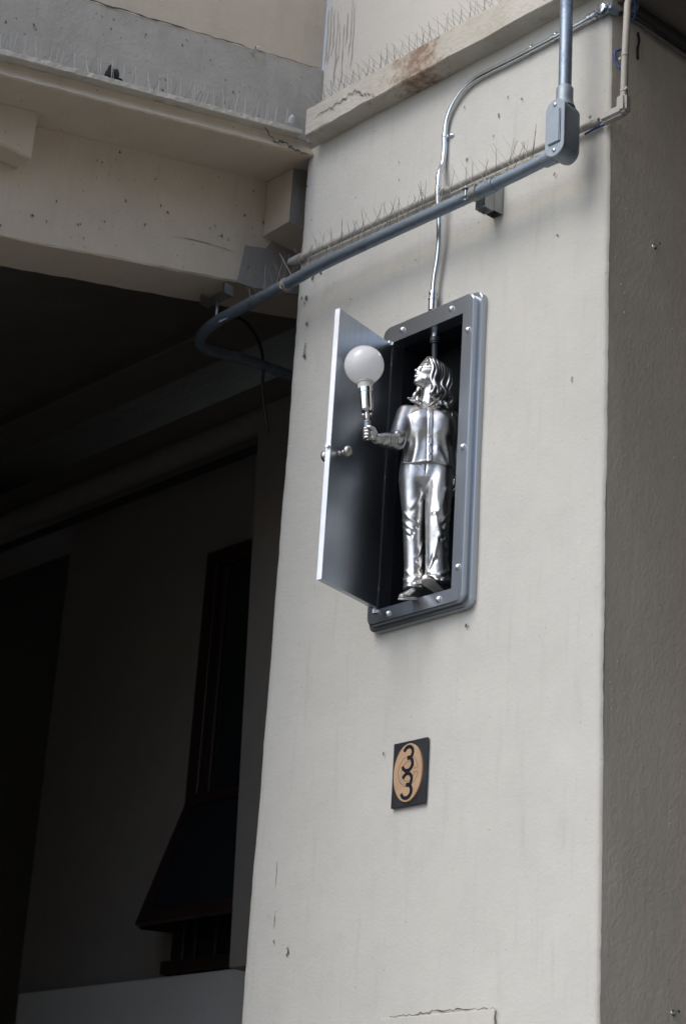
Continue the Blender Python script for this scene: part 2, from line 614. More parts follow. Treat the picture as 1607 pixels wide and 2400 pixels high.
nb_ = empty("sky_blocking_building", (8.6, -5, 0), "unseen beige building wall added on the right to block the sky", "building")
bm = new()
box(bm, 8.4, 9.0, -13.0, -.2, 0, 9.0)  # out of view, added to block sky light from the right
obj("wall", bm, M['ramp'], nb_)
for yy in (-11, -8, -5, -2.2):
    for zz in (1.2, 4.4, 7.0):
        bm = new()
        box(bm, 8.34, 8.399, yy - .6, yy + .6, zz, zz + 1.5, .01)
        wnd = obj("window", bm, M['brown_wood'], nb_)
        bm = new()
        box(bm, 8.325, 8.339, yy - .5, yy + .5, zz + .1, zz + 1.4)
        obj("pane", bm, M['dark_pane'], wnd)

# ---- the ramp on the left: everything follows a slope of .245 along y
S = .245
ramp = empty("concrete_ramp", (-1.6, -.6, 4.8), "weathered beige concrete ramp with ledge and deep beam over the dark opening", "ramp")
Y0, Y1 = -1.95, .052
bm = new()
extrude_y(bm, [(-1.44, 5.880), (-1.44, 9.5), (-1.75, 9.5), (-1.75, 5.880)], Y0, Y1, S, 40, .0008)
obj("parapet_wall", bm, M['ramp'], ramp)
bm = new()
extrude_y(bm, [(-1.432, 5.562), (-1.432, 5.8775), (-1.438, 5.8795), (-1.75, 5.8795), (-1.75, 5.562)], Y0, Y1, S, 40, .0012)
obj("stained_wall_base", bm, M['ramp_grey'], ramp)
bm = new()
extrude_y(bm, [(-1.362, 5.541), (-1.362, 5.559), (-1.366, 5.5615), (-1.70, 5.5615), (-1.70, 5.539), (-1.366, 5.539)], Y0, -.084, S, 110, .0016)
obj("drip_ledge", bm, M['ledge'], ramp)
bm = new()
extrude_y(bm, [(-1.400, 5.5385), (-1.404, 5.527), (-1.404, 5.515), (-1.398, 5.502), (-1.388, 5.490), (-1.384, 5.482), (-1.388, 5.477), (-1.398, 5.475), (-1.80, 5.475), (-1.80, 5.5385)], Y0, -.002, S, 90, .0014)
obj("cove_moulding", bm, M['ramp'], ramp, smooth=True, angle=35)
bm = new()
extrude_y(bm, [(-1.424, 5.476), (-1.424, 5.56), (-1.80, 5.56), (-1.80, 5.476)], -.0015, 2.5, S, 4)
obj("soffit_end", bm, M['ramp'], ramp)
bm = new()
extrude_y(bm, [(-1.646, 5.043), (-1.646, 5.4745), (-1.876, 5.4745), (-1.876, 5.037), (-1.652, 5.037)], Y0, 6.0, S, 130, .0022)
obj("beam", bm, M['ramp'], ramp)
bm = new()
box(bm, -1.6455, -1.555, -1.75, -1.058, 5.036, 5.40, .006, 1)
for v in bm.verts:
    if v.co.z > 5.2:
        v.co.z = 5.4735 + S * v.co.y
        v.co.x += .004 if v.co.x > -1.6 else 0
obj("bracket", bm, M['ramp'], ramp)
bm = new()
box(bm, -1.6455, -1.502, .002, .55, 5.243, 5.44)
for v in bm.verts:
    if v.co.z > 5.4:
        v.co.z = 5.4735 + S * v.co.y
for v in list(bm.verts):
    if v.co.z < 5.3:
        v.co.z += random.uniform(-.008, .008)
bm.faces.ensure_lookup_table()
for f in bm.faces:
    if f.normal.x > .9:
        f.material_index = 1
obj("corbel", bm, [M['ramp'], M['cement']], ramp)
bm = new()                                           # the ragged cement patch at the beam end
pts = [(-.10, 5.0), (-.02, 4.99), (.30, 5.00), (.33, 5.20), (.06, 5.215), (.02, 5.16), (-.075, 5.155)]
fr = [bm.verts.new((-1.6435, a, b + S * a + .035)) for a, b in pts]
bk = [bm.verts.new((-1.6475, a, b + S * a + .035)) for a, b in pts]
bm.faces.new(fr); bm.faces.new(bk[::-1])
for k in range(len(pts)):
    bm.faces.new((fr[k], fr[(k + 1) % len(pts)], bk[(k + 1) % len(pts)], bk[k]))
obj("cement_patch", bm, M['cement'], ramp)
bm = new()
crackstrip(bm, [(-1.3795, -.245, 5.545 + S * -.245), (-1.3865, -.19, 5.500 + S * -.19), (-1.3795, -.15, 5.497 + S * -.15), (-1.381, -.10, 5.485 + S * -.10), (-1.385, -.03, 5.478 - S * .03)], .010, (1, -.2, 0), .7, 7)
crackstrip(bm, [(-1.643, -.40, 5.165 - S * .40), (-1.643, -.30, 5.167 - S * .30), (-1.643, -.12, 5.155 - S * .12)], .0022, (1, 0, 0), .7, 9)
crackstrip(bm, [(-1.4285, -.55, 5.5625 - S * .55), (-1.4285, -.35, 5.5655 - S * .35), (-1.4285, -.05, 5.564 - S * .05)], .012, (1, 0, 0), .7, 9)
P = [(-1.4275, y, 5.8795 + S * y + random.uniform(-.0012, .0012)) for y in np.linspace(-1.7, .04, 60)]
crackstrip(bm, P, .006, (1, 0, 0), .35, 1)
for _ in range(60):
    yy, zz = random.uniform(-1.35, 0), random.uniform(5.60, 5.875)
    s = random.uniform(.002, .006)
    crackstrip(bm, [(-1.4295, yy, zz + S * yy), (-1.4295, yy + s * .5, zz + S * yy - s), (-1.4295, yy, zz + S * yy - 2 * s)], s, (1, 0, 0), .5, 2)
for _ in range(36):
    yy, zz = random.uniform(-1.1, 0), random.uniform(5.08, 5.46)
    s = random.uniform(.003, .008)
    crackstrip(bm, [(-1.6425, yy, zz + S * yy), (-1.6425, yy + s * .6, zz + S * yy - s), (-1.6425, yy, zz + S * yy - 1.6 * s)], s, (1, 0, 0), .5, 2)
obj("crack", bm, M['crack'], ramp, kind='stuff')
bm = new()
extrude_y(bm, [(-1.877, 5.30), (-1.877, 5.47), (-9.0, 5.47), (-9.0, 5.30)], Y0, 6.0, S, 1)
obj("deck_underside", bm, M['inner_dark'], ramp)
bm = new()
box(bm, -1.876, -1.648, -1.94, -1.75, 0, 3.2)  # unseen wall piece, added to narrow the opening that lights the room
for v in bm.verts:
    if v.co.z > 3:
        v.co.z = 5.036 + S * v.co.y
obj("lower_wall", bm, M['ramp'], ramp)

# ---- the dim room behind the opening
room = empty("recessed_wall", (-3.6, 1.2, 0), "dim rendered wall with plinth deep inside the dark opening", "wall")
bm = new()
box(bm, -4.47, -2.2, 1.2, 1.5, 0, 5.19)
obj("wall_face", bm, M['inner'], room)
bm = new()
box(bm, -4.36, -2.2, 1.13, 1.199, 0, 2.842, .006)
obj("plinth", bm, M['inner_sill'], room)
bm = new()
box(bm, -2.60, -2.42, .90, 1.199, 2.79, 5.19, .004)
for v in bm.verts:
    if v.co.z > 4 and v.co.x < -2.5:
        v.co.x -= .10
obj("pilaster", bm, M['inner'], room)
win = new()
box(win, -3.315, -3.235, 1.165, 1.199, 2.86, 4.74, .004)
box(win, -3.234, -2.60, 1.165, 1.199, 4.66, 4.74, .004)
box(win, -3.32, -2.60, 1.12, 1.164, 2.85, 2.905, .004)
window = obj("window", win, M['brown_wood'], room)
bm = new()
box(bm, -3.232, -2.60, 1.188, 1.197, 2.907, 4.655)
obj("pane", bm, M['dark_pane'], window)
bm = new()
box(bm, -3.20, -3.165, 1.172, 1.187, 2.91, 4.65, .003)
box(bm, -3.04, -3.03, 1.172, 1.187, 2.91, 3.10, .003)
obj("mullion", bm, M['brown_wood'], window)
# the sash hinged at the top and pushed outwards at the bottom
sash_bm = new()
pA, pB = Vector((-3.26, .944, 3.015)), Vector((-3.26, 1.160, 3.60))
dv = (pB - pA)
nv = Vector((0, -dv.z, dv.y)).normalized() * .02
for x0, x1, a, b in ((-3.26, -3.21, 0, 1), (-2.56, -2.50, 0, 1), (-3.209, -2.561, 0, .09), (-3.209, -2.561, .92, 1)):
    c8 = []
    for xx in (x0, x1):
        for tt in (a, b):
            for k in (0, 1):
                c8.append(sash_bm.verts.new(Vector((xx, 0, 0)) + Vector((0, pA.y, pA.z)) + Vector((0, dv.y, dv.z)) * tt + nv * k))
    for f in ((0, 1, 3, 2), (4, 6, 7, 5), (0, 4, 5, 1), (2, 3, 7, 6), (0, 2, 6, 4), (1, 5, 7, 3)):
        sash_bm.faces.new([c8[i] for i in f])
sash = obj("sash", sash_bm, M['brown_wood'], room, label="brown sash pushed open at the bottom")
bm = new()
c4 = [Vector((xx, pA.y, pA.z)) + Vector((0, dv.y, dv.z)) * tt + nv * .5 for xx, tt in ((-3.209, .09), (-2.561, .09), (-2.561, .92), (-3.209, .92))]
bm.faces.new([bm.verts.new(p) for p in c4])
obj("pane", bm, M['dark_pane'], sash)
bm = new()
for xx in (-3.262,):
    v = [bm.verts.new(p) for p in ((xx, .944, 3.015), (xx, 1.160, 3.60), (xx, 1.164, 3.58), (xx, 1.164, 3.02), (xx, .96, 3.005))]
    bm.faces.new(v)
    v2 = [bm.verts.new(Vector(q.co) + Vector((.012, 0, 0))) for q in v]
    bm.faces.new(v2[::-1])
    for k in range(5):
        bm.faces.new((v[k], v[(k + 1) % 5], v2[(k + 1) % 5], v2[k]))
obj("side_panel", bm, M['brown_wood'], sash)

rb = empty("room_shell", (-5, 2, 0), "ceiling beams, walls and added light-blocking end walls of the dark room under the ramp", "room")
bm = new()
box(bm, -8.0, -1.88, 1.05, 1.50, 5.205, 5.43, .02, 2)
obj("ceiling_beam", bm, M['inner'], rb)  # paler than the other beam: the light on it is in its colour
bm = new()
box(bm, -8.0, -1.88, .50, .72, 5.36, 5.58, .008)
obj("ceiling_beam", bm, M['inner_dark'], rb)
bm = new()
box(bm, -8.3, -8.0, -2.2, 6, 0, 6.8)  # unseen wall, added to keep the room dark
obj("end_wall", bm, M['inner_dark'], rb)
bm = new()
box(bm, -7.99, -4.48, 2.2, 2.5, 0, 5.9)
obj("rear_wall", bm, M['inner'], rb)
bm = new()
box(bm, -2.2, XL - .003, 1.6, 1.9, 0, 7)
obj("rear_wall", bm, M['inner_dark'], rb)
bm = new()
box(bm, -7.99, -1.88, -2.2, -1.96, 0, 4.98)  # unseen wall, added to close the room against outside light
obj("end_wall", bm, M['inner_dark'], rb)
# pipes hung along the beam
bp_ = empty("beam_pipe", (-3.5, .98, 5.18), "dark pipe run hung under the ceiling beam inside the opening", "pipe")
for yy, zz, rr in ((.965, 5.165, .062), (1.02, 5.075, .02)):
    bm = new()
    tube(bm, [(-7.9, yy, zz), (-5, yy, zz), (-3.3, yy, zz), (-1.9, yy, zz)], rr, 12)
    obj("pipe", bm, M['grey_brown_pipe'] if rr > .05 else M['dark_pipe'], bp_, smooth=True, angle=50)
bm = new()
tube(bm, bezier_pts([(-2.25, .3, 5.215), (-2.17, .3, 5.205), (-2.083, .3, 5.155), (-1.99, .3, 5.04), (-1.95, .3, 4.93), (-1.945, .3, 4.83), (-1.945, .32, 4.74), (-1.95, .35, 4.66)], 6), .006, 8)
tag(obj("hanging_cable", bm, M['dark_pipe'], smooth=True), "dark cable looping down from the beam behind the grey pipe bend", "cable")

# ------------------------------------------------------------------ grey steel conduit
gp = empty("steel_conduit", (-.12, -.12, 4.9), "thick blue grey steel conduit running across the pier with a boxy elbow", "conduit")
bm = new()
main = [(-.150, -.12, 4.892), (-.40, -.12, 4.889), (-1.09, -.12, 4.896), (-1.35, -.12, 4.884), (-1.61, -.12, 4.873), (-1.70, -.12, 4.868), (-1.80, -.105, 4.862), (-1.885, -.06, 4.862), (-1.93, .02, 4.875), (-1.945, .12, 4.90), (-1.95, .25, 4.92), (-1.95, .60, 4.945), (-1.95, 1.05, 4.97)]
tube(bm, bezier_pts(main, 5), .0205, 20)
obj("pipe", bm, M['galv'], gp, smooth=True, angle=50)
bm = new()
tube(bm, [(-.0745, -.12, 5.115), (-.0745, -.12, 5.26), (-.0765, -.12, 5.6), (-.077, -.12, 7.5)], .0205, 20)
obj("riser_pipe", bm, M['galv'], gp, smooth=True, angle=50)
bm = new()
lathe(bm, (-.355, -.12, 4.8895), (-1, 0, 0), [(0, .0212), (.001, .0238), (.055, .0238), (.057, .0212)], 22)
obj("coupling", bm, M['galv'], gp, smooth=True, angle=40)
# elbow body
bm = new()
out = []
for k in range(13):
    a = math.pi * k / 12
    out.append((-.075 + .036 * math.cos(a), 5.020 + .036 * math.sin(a)))
out2 = []
for k in range(13):
    a = math.pi + math.pi * k / 12
    out2.append((-.075 + .036 * math.cos(a), 4.893 + .036 * math.sin(a)))
poly = out + out2
nP = len(poly)
rings = []
for yv, sc in ((-.088, .55), (-.081, .80), (-.086, .93), (-.098, 1.0), (-.150, 1.0), (-.156, .985)):
    if sc == .55:
        yv = -.078
    rings.append([bm.verts.new((-.075 + (p - -.075) * sc, yv, 4.9565 + (q - 4.9565) * (1 - (1 - sc) * .45))) for p, q in poly])
for A, B in zip(rings, rings[1:]):
    for k in range(nP):
        bm.faces.new((A[k], A[(k + 1) % nP], B[(k + 1) % nP], B[k]))
bm.faces.new(rings[0][::-1]); bm.faces.new(rings[-1])
lathe(bm, (-.0745, -.12, 5.045), (0, 0, 1), [(0, .034), (.012, .029), (.03, .0265), (.068, .0265), (.072, .0235), (.076, .021)], 22)
lathe(bm, (-.10, -.12, 4.893), (-1, 0, 0), [(0, .028), (.03, .0265), (.050, .0262), (.053, .0215)], 22)
body = obj("elbow_body", bm, M['galv_cast'], gp, smooth=True, angle=40)
bm = new()
ringsA = []
for yv, sc, zz in ((-.1565, 1.06, 1.02), (-.1605, 1.06, 1.02), (-.162, 1.02, 1.0)):
    ringsA.append([bm.verts.new((-.075 + (p + .075) * sc, yv, 4.9565 + (q - 4.9565) * zz)) for p, q in poly])
for A, B in zip(ringsA, ringsA[1:]):
    for k in range(nP):
        bm.faces.new((A[k], A[(k + 1) % nP], B[(k + 1) % nP], B[k]))
bm.faces.new(ringsA[0][::-1]); bm.faces.new(ringsA[-1])
box(bm, -.099, -.051, -.168, -.1622, 4.898, 5.018, .0028, 3)
cover = obj("cover_plate", bm, M['galv_cast'], body, smooth=True, angle=35)
for zz in (5.037, 4.876):
    bm = new()
    lathe(bm, (-.075, -.162, zz), (0, -1, 0), [(0, .006), (.003, .006), (.0045, .003), (.0046, 0)], 12)
    obj("screw", bm, M['emt_dark'], cover, smooth=True, angle=40)
# adhesive crust along the top of the pipe
bm = new()
for k in range(230):
    f = k / 229
    xx = -.17 - f * 1.43
    if -.42 < xx < -.36:
        continue
    zz = 4.8975 if xx > -1.1 else 4.8975 - (abs(xx) - 1.1) * .045
    r = random.uniform(.003, .0065)
    bmesh.ops.create_icosphere(bm, subdivisions=1, radius=r, matrix=Matrix.Translation((xx, -.113 + random.uniform(-.006, .006), zz + .0195)) @ Matrix.Diagonal((1.6, 1, .75, 1)))
obj("adhesive_crust", bm, M['gunk'], gp, smooth=True, kind='stuff')
bm = new()
for q in (-1.335, -1.345):
    lathe(bm, (q, -.12, 4.8848), (-1, 0, 0), [(0, .0208), (.0005, .0228), (.004, .0228), (.0045, .0208)], 18)
tube(bm, bezier_pts([(-1.34, -.142, 4.88), (-1.342, -.146, 4.868), (-1.338, -.143, 4.858)], 4), .0022, 6)
obj("tie_band", bm, M['gunk'], gp, smooth=True, angle=40)
bm = new()
tube(bm, bezier_pts([(-1.64, -.13, 4.850), (-1.648, -.146, 4.838), (-1.662, -.150, 4.832), (-1.672, -.146, 4.838), (-1.668, -.137, 4.848)], 4), .004, 7)
obj("pipe_hook", bm, M['galv'], gp, smooth=True)

# strut bracket and pipe clamp
sb = empty("strut_bracket", (-.45, 0, 4.9), "grey double channel bracket bolted to the pier under the thick conduit", "bracket")


def channel(bm, x0, x1, y_open, y_back, z0, z1, tk=.003):
    s = 1 if y_back > y_open else -1
    box(bm, x0, x1, min(y_back, y_back - s * tk), max(y_back, y_back - s * tk), z0, z1)
    a, b = sorted((y_open, y_back - s * tk - s * .0002))
    box(bm, x0, x0 + tk, a, b, z0, z1)
    box(bm, x1 - tk, x1, a, b, z0, z1)
    a, b = sorted((y_open, y_open + s * tk))
    box(bm, x0 + tk + .0002, x0 + .012, a, b, z0, z1)
    box(bm, x1 - .012, x1 - tk - .0002, a, b, z0, z1)


bm = new()
channel(bm, -.472, -.431, -.043, -.002, 4.862, 4.985)
obj("wall_channel", bm, M['strut'], sb)
bm = new()
channel(bm, -.472, -.431, -.085, -.0445, 4.858, 4.962)
obj("outer_channel", bm, M['strut'], sb)
clamp = new()
for sgn in (-1, 1):
    pts = []
    for k in range(13):
        a = math.radians(-115 + 230 * k / 12)
        pts.append(Vector((0, -.12 - .0245 * math.cos(a), 4.8905 + sgn * 0 + .0245 * math.sin(a))))
ring = []
for k in range(25):
    a = math.radians(35 + 290 * k / 24)
    for xx in (-.452, -.424):
        for rr in (.0213, .0243):
            ring.append(clamp.verts.new((xx, -.12 + rr * math.cos(a), 4.8905 + rr * math.sin(a))))
for k in range(24):
    a, b = ring[4 * k:4 * k + 4], ring[4 * k + 4:4 * k + 8]
    for i, j in ((0, 1), (1, 3), (3, 2), (2, 0)):
        clamp.faces.new((a[i], a[j], b[j], b[i]))
clamp.faces.new((ring[0], ring[2], ring[3], ring[1])); clamp.faces.new((ring[-4], ring[-3], ring[-1], ring[-2]))
box(clamp, -.475, -.4525, -.150, -.128, 4.903, 4.908, .002)
box(clamp, -.478, -.4525, -.152, -.130, 4.872, 4.877, .002)
obj("pipe_clamp", clamp, M['strut'], sb, smooth=True, angle=40)
bm = new()
tube(bm, [(-.462, -.142, 4.865), (-.462, -.142, 4.915)], .003, 8)
obj("bolt", bm, M['emt_dark'], sb, smooth=True, angle=40)
# the dark hanger under the ramp beam that holds the far end
hg = empty("beam_hanger", (-1.70, -.10, 4.97), "dark steel hanger under the ramp beam near the pipe bend", "bracket")
bm = new()
channel(bm, -1.80, -1.66, -.14, -.10, 4.958, 4.998)
obj("channel", bm, M['strut'], hg)
bm = new()
tube(bm, [(-1.72, -.12, 4.957), (-1.72, -.12, 4.87)], .006, 8)
obj("rod", bm, M['strut'], hg, smooth=True)

# ------------------------------------------------------------------ thin bright conduit
em = empty("thin_conduit", (-.7, -.015, 4.65), "thin shiny zinc conduit bending down the pier to the metal cabinet", "conduit")
path = [(-.035, -.018, 5.430), (-.12, -.014, 5.428), (-.36, -.014, 5.427), (-.50, -.014, 5.430), (-.575, -.014, 5.428), (-.625, -.014, 5.410), (-.668, -.014, 5.372), (-.692, -.014, 5.325), (-.699, -.014, 5.27),
        (-.698, -.014, 5.21), (-.697, -.020, 5.15), (-.690, -.040, 5.105), (-.682, -.050, 5.05), (-.680, -.050, 5.00), (-.679, -.042, 4.93), (-.682, -.034, 4.85), (-.690, -.030, 4.78), (-.699, -.030, 4.72), (-.702, -.030, 4.66), (-.7015, -.030, 4.625)]
bm = new()
tube(bm, bezier_pts(path, 6), .0090, 16)
obj("tube", bm, M['emt'], em, smooth=True, angle=60)
bm = new()
lathe(bm, (-.7015, -.030, 4.668), (0, 0, -1), [(0, .0095), (.001, .0145), (.010, .0150), (.011, .012), (.016, .012), (.017, .0140), (.026, .0140), (.027, .0165), (.030, .0165), (.031, .0140), (.068, .0140)], 20)
obj("connector", bm, M['emt'], em, smooth=True, angle=40)
for (c, ax, sd) in (((-.6985, -.014, 5.262), (0, 0, 1), (1, 0, 0)), ((-.225, -.014, 5.4275), (1, 0, 0), (0, 0, 1)), ((-.330, -.014, 5.427), (1, 0, 0), (0, 0, 1))):
    bm = new()
    lathe(bm, Vector(c) - Vector(ax) * .007, ax, [(0, .0092), (.0005, .0108), (.0135, .0108), (.014, .0092)], 18)
    sv = Vector(sd)
    a = Vector(c) + sv * .020
    box(bm, a.x - (.010 if sd[0] else .007), a.x + (.010 if sd[0] else .007), -.004, -.0012, a.z - (.010 if sd[2] else .007), a.z + (.010 if sd[2] else .007), .0008)
    lathe(bm, (a.x, -.004, a.z), (0, -1, 0), [(0, .0055), (.004, .0055), (.006, .003), (.0061, 0)], 12)
    obj("strap", bm, M['emt'], em, smooth=True, angle=40)
bm = new()
lathe(bm, (-.075, -.015, 5.4285), (1, 0, 0), [(0, .0105), (.001, .0135), (.014, .0135), (.015, .0115), (.022, .0115), (.023, .0145), (.032, .0145)], 18)
obj("connector", bm, M['emt'], em, smooth=True, angle=40)
bm = new()
box(bm, -.044, .020, -.030, -.002, 5.412, 5.447, .011, 4)
lathe(bm, (.004, -.010, 5.4295), (.25, 1, 0), [(0, .016), (.03, .0155), (.032, .012)], 16)
cf = obj("corner_fitting", bm, M['galv_cast'], em, smooth=True, angle=50)
bm = new()
lathe(bm, (-.012, -.030, 5.430), (0, -1, 0), [(0, .017), (.003, .0165), (.0045, .009), (.006, .008), (.0065, 0)], 18)
obj("cover_plate", bm, M['emt'], cf, smooth=True, angle=40)
bm = new()
tube(bm, [(.018, .028, 5.428), (.026, .10, 5.430), (.026, .5, 5.435), (.026, 2.4, 5.44)], .0085, 12)
tag(obj("side_conduit", bm, M['grey_pipe_dim'], smooth=True, angle=60), "thin dim conduit running back along the shaded side of the pier under the soffit", "conduit")
bm = new()
tube(bm, [(.05, .06, 5.447), (.05, .35, 5.450), (.05, 2.4, 5.455)], .016, 14)
tag(obj("soffit_pipe", bm, M['dark_pipe'], smooth=True, angle=60), "thicker dark pipe tight under the soffit right of the pier", "pipe")

# ------------------------------------------------------------------ beige pipe
bg_ = empty("painted_pipe", (-.7, -.02, 5.03), "beige painted pipe along the pier face behind the thick grey conduit", "pipe")
bm = new()
tube(bm, [(-1.39, -.02, 5.052), (-1.02, -.02, 5.046), (-.45, -.02, 5.034), (-.02, -.02, 5.024)], .0112, 14)
obj("pipe", bm, M['beige_pipe'], bg_, smooth=True, angle=60)
bm = new()
lathe(bm, (-1.378, -.02, 5.052), (-1, 0, .012), [(0, .0113), (.001, .0148), (.045, .0150), (.062, .0146), (.072, .0125), (.0775, .008), (.079, 0)], 18)
obj("end_cap", bm, M['beige_pipe'], bg_, smooth=True, angle=50)
bm = new()
box(bm, -.010, .082, -.038, -.002, 5.003, 5.040, .009, 3)
box(bm, .055, .094, -.0375, -.0025, 5.010, 5.073, .008, 3)
for v in bm.verts:
    v.co.z += (v.co.x - .03) * -.02
obj("elbow_fitting", bm, M['beige_pipe'], bg_, smooth=True, angle=45)
bm = new()
tube(bm, [(.075, -.02, 5.06), (.078, -.02, 5.20), (.087, -.02, 5.40), (.080, .00, 5.458), (.078, .01, 5.474)], .0112, 14)
obj("riser_pipe", bm, M['beige_pipe'], bg_, smooth=True, angle=60)
for c, ax, lug in (((-.045, -.02, 5.0245), (1, 0, 0), (0, -.012, .018)), ((.0755, -.02, 5.088), (0, 0, 1), (.016, -.006, 0)), ((.0785, -.02, 5.215), (0, 0, 1), (-.020, .004, 0))):
    bm = new()
    lathe(bm, Vector(c) - Vector(ax) * .003, ax, [(0, .0113), (.0004, .0128), (.0056, .0128), (.006, .0113)], 18)
    a = Vector(c) + Vector(lug)
    lathe(bm, a, (0, -1, 0), [(0, .003), (.002, .006), (.006, .005), (.0065, 0)], 10)
    obj("strap", bm, M['beige_pipe'], bg_, smooth=True, angle=40)

for i, (pts, r, lab) in enumerate((
        ([(.012, .045, 5.305), (-.001 + .006, .022, 5.285), (.006, .020, 5.262), (.010, .024, 5.243), (.018, .026, 5.222), (.030, .022, 5.218)], .0032, "blue cable loop at the shaded corner beside the beige riser"),
        ([(.085, .012, 5.470), (.075, .030, 5.445), (.068, .040, 5.425), (.060, .050, 5.410), (.045, .055, 5.404)], .0030, "blue cable running down from the soffit behind the beige riser"),
        ([(-.085, -.012, 5.008), (-.05, -.013, 5.010), (-.02, -.014, 5.009), (.004, -.012, 5.008)], .0036, "blue cable tucked under the beige pipe at the pier corner"))):
    bm = new()
    tube(bm, bezier_pts(pts, 5), r, 8)
    tag(obj("blue_cable", bm, M['blue'], smooth=True), lab, "cable", "blue cables at the pier corner")

# ------------------------------------------------------------------ bird spikes
def wire_mesh(name, r, n=4):
    bm = new()
    tube(bm, [(0, 0, 0), (0, 0, .5), (0, 0, 1)], [r, r, r * .7], n)
    me = bpy.data.meshes.new(name)
    bmesh.ops.recalc_face_normals(bm, faces=bm.faces)
    bm.to_mesh(me)
    bm.free()
    return me


WM = wire_mesh("wire", .00095)
WM.materials.append(M['wire'])
WT = wire_mesh("spike", .0012)
WT.materials.append(M['white_plastic'])


def spike(parent, me, name, p, v):
    o = bpy.data.objects.new(name, me)
    COL.objects.link(o)
    o.parent = parent
    o.location = Vector(p) - base_of(parent)
    v = Vector(v)
    o.rotation_mode = 'QUATERNION'
    o.rotation_quaternion = v.to_track_quat('Z', 'Y')
    o.scale = (1, 1, v.length)
    return o


st = empty("bird_spikes", (-.8, -.11, 4.92), "sparse row of wire bird spikes along the top of the thick grey conduit", "bird spikes", "bird spike strips")
bm = new()
tube(bm, [(-.20, -.100, 4.9135), (-.8, -.100, 4.9175), (-1.10, -.100, 4.9175), (-1.36, -.100, 4.906)], .0035, 6)
obj("base_strip", bm, M['gunk'], st)
xx = -.21
while xx > -1.58:
    zz = 4.917 if xx > -1.1 else 4.917 - (abs(xx) - 1.1) * .05
    j = lambda s: random.uniform(-s, s)
    spike(st, WM, "wire", (xx, -.103, zz), (-.058 + j(.024), j(.02) - .01, .118 + j(.018)))
    spike(st, WM, "wire", (xx - .008 + j(.01), -.102, zz), (.004 + j(.016), j(.025), .120 + j(.018)))
    if random.random() < .8:
        spike(st, WM, "wire", (xx - .016 + j(.01), -.104, zz), (.050 + j(.02), -.02 + j(.02), .080 + j(.02)))
    xx -= .043 + random.uniform(-.010, .010)

st = empty("bird_spikes", (-.8, -.03, 5.623), "dense criss crossed wire bird spikes on the rust patched ledge above the pier", "bird spikes", "bird spike strips")
bm = new()
box(bm, -1.335, .6, -.052, -.034, 5.6235, 5.6265)
obj("base_strip", bm, M['white_plastic'], st)
xx = -1.33
while xx < -.30:
    j = lambda s: random.uniform(-s, s)
    spike(st, WM, "wire", (xx, -.05, 5.626), (-.078 + j(.006), j(.008) - .012, .095 + j(.008)))
    spike(st, WM, "wire", (xx + .010, -.036, 5.626), (-.072 + j(.006), j(.008) + .01, .098 + j(.008)))
    spike(st, WM, "wire", (xx + .006, -.045, 5.626), (-.004 + j(.008), j(.01) - .008, .098 + j(.01)))
    if random.random() < .7:
        spike(st, WM, "wire", (xx + .016, -.04, 5.626), (.006 + j(.008), j(.01) + .01, .095 + j(.01)))
    xx += .036 + random.uniform(-.003, .003)

st = empty("bird_spikes", (-1.39, -.8, 5.4), "double row of short white and dark bird spikes on the ledge of the ramp", "bird spikes", "bird spike strips")
bm = new()
extrude_y(bm, [(-1.384, 5.5618), (-1.384, 5.5645), (-1.412, 5.5645), (-1.412, 5.5618)], -1.75, -.10, S, 1)
obj("base_strip", bm, M['white_plastic'], st)
yy = -1.70
while yy < -.10:
    j = lambda s: random.uniform(-s, s)
    z0 = 5.564 + S * yy
    spike(st, WT, "spike", (-1.387, yy, z0), (.02 + j(.008), -.018 + j(.012), .062 + j(.012)))
    if random.random() < .45:
        spike(st, WT, "spike", (-1.389, yy + .012, z0), (.02 + j(.01), -.022 + j(.012), .055 + j(.016)))
    spike(st, WM, "wire", (-1.408, yy - .006, z0), (-.016 + j(.006), .022 + j(.012), .094 + j(.014)))
    if random.random() < .4:
        spike(st, WM, "wire", (-1.404, yy + .02, z0), (-.012 + j(.006), .028 + j(.012), .085 + j(.014)))
    yy += .048 + random.uniform(-.007, .007)

# ------------------------------------------------------------------ small loose things
bm = new()
for k in range(9):
    p = Vector((-1.400 + random.uniform(-.012, .012), -.885 + random.uniform(-.035, .03), 5.585 + S * -.88 + random.uniform(-.006, .012)))
    bmesh.ops.create_icosphere(bm, subdivisions=2, radius=random.uniform(.009, .017), matrix=Matrix.Translation(p) @ Matrix.Rotation(random.random() * 3, 4, 'X') @ Matrix.Diagonal((1, 1.9, .6, 1)))
tag(obj("debris_clump", bm, M['litter'], smooth=True), "black clump of debris caught among the spikes on the ramp ledge", "debris")
bm = new()
lathe(bm, (-1.378, -.130, 5.552), (.5, -.2, .4), [(0, .011), (.003, .013), (.022, .010), (.030, .004), (.031, 0)], 9)
lit = tag(obj("plastic_scrap", bm, M['white_plastic'], smooth=True, angle=40), "white plastic scrap lying at the corner where both ledges meet", "litter")
bm = new()
tube(bm, [(-1.43, -.287, 5.79), (-1.40, -.292, 5.803)], .006, 8)
lathe(bm, (-1.401, -.292, 5.8025), (.9, -.1, .4), [(0, .009), (.004, .009), (.006, 0)], 8)
tag(obj("wall_anchor", bm, M['emt'], smooth=True, angle=40), "small zinc anchor stuck in the ramp wall at the stain line", "anchor")
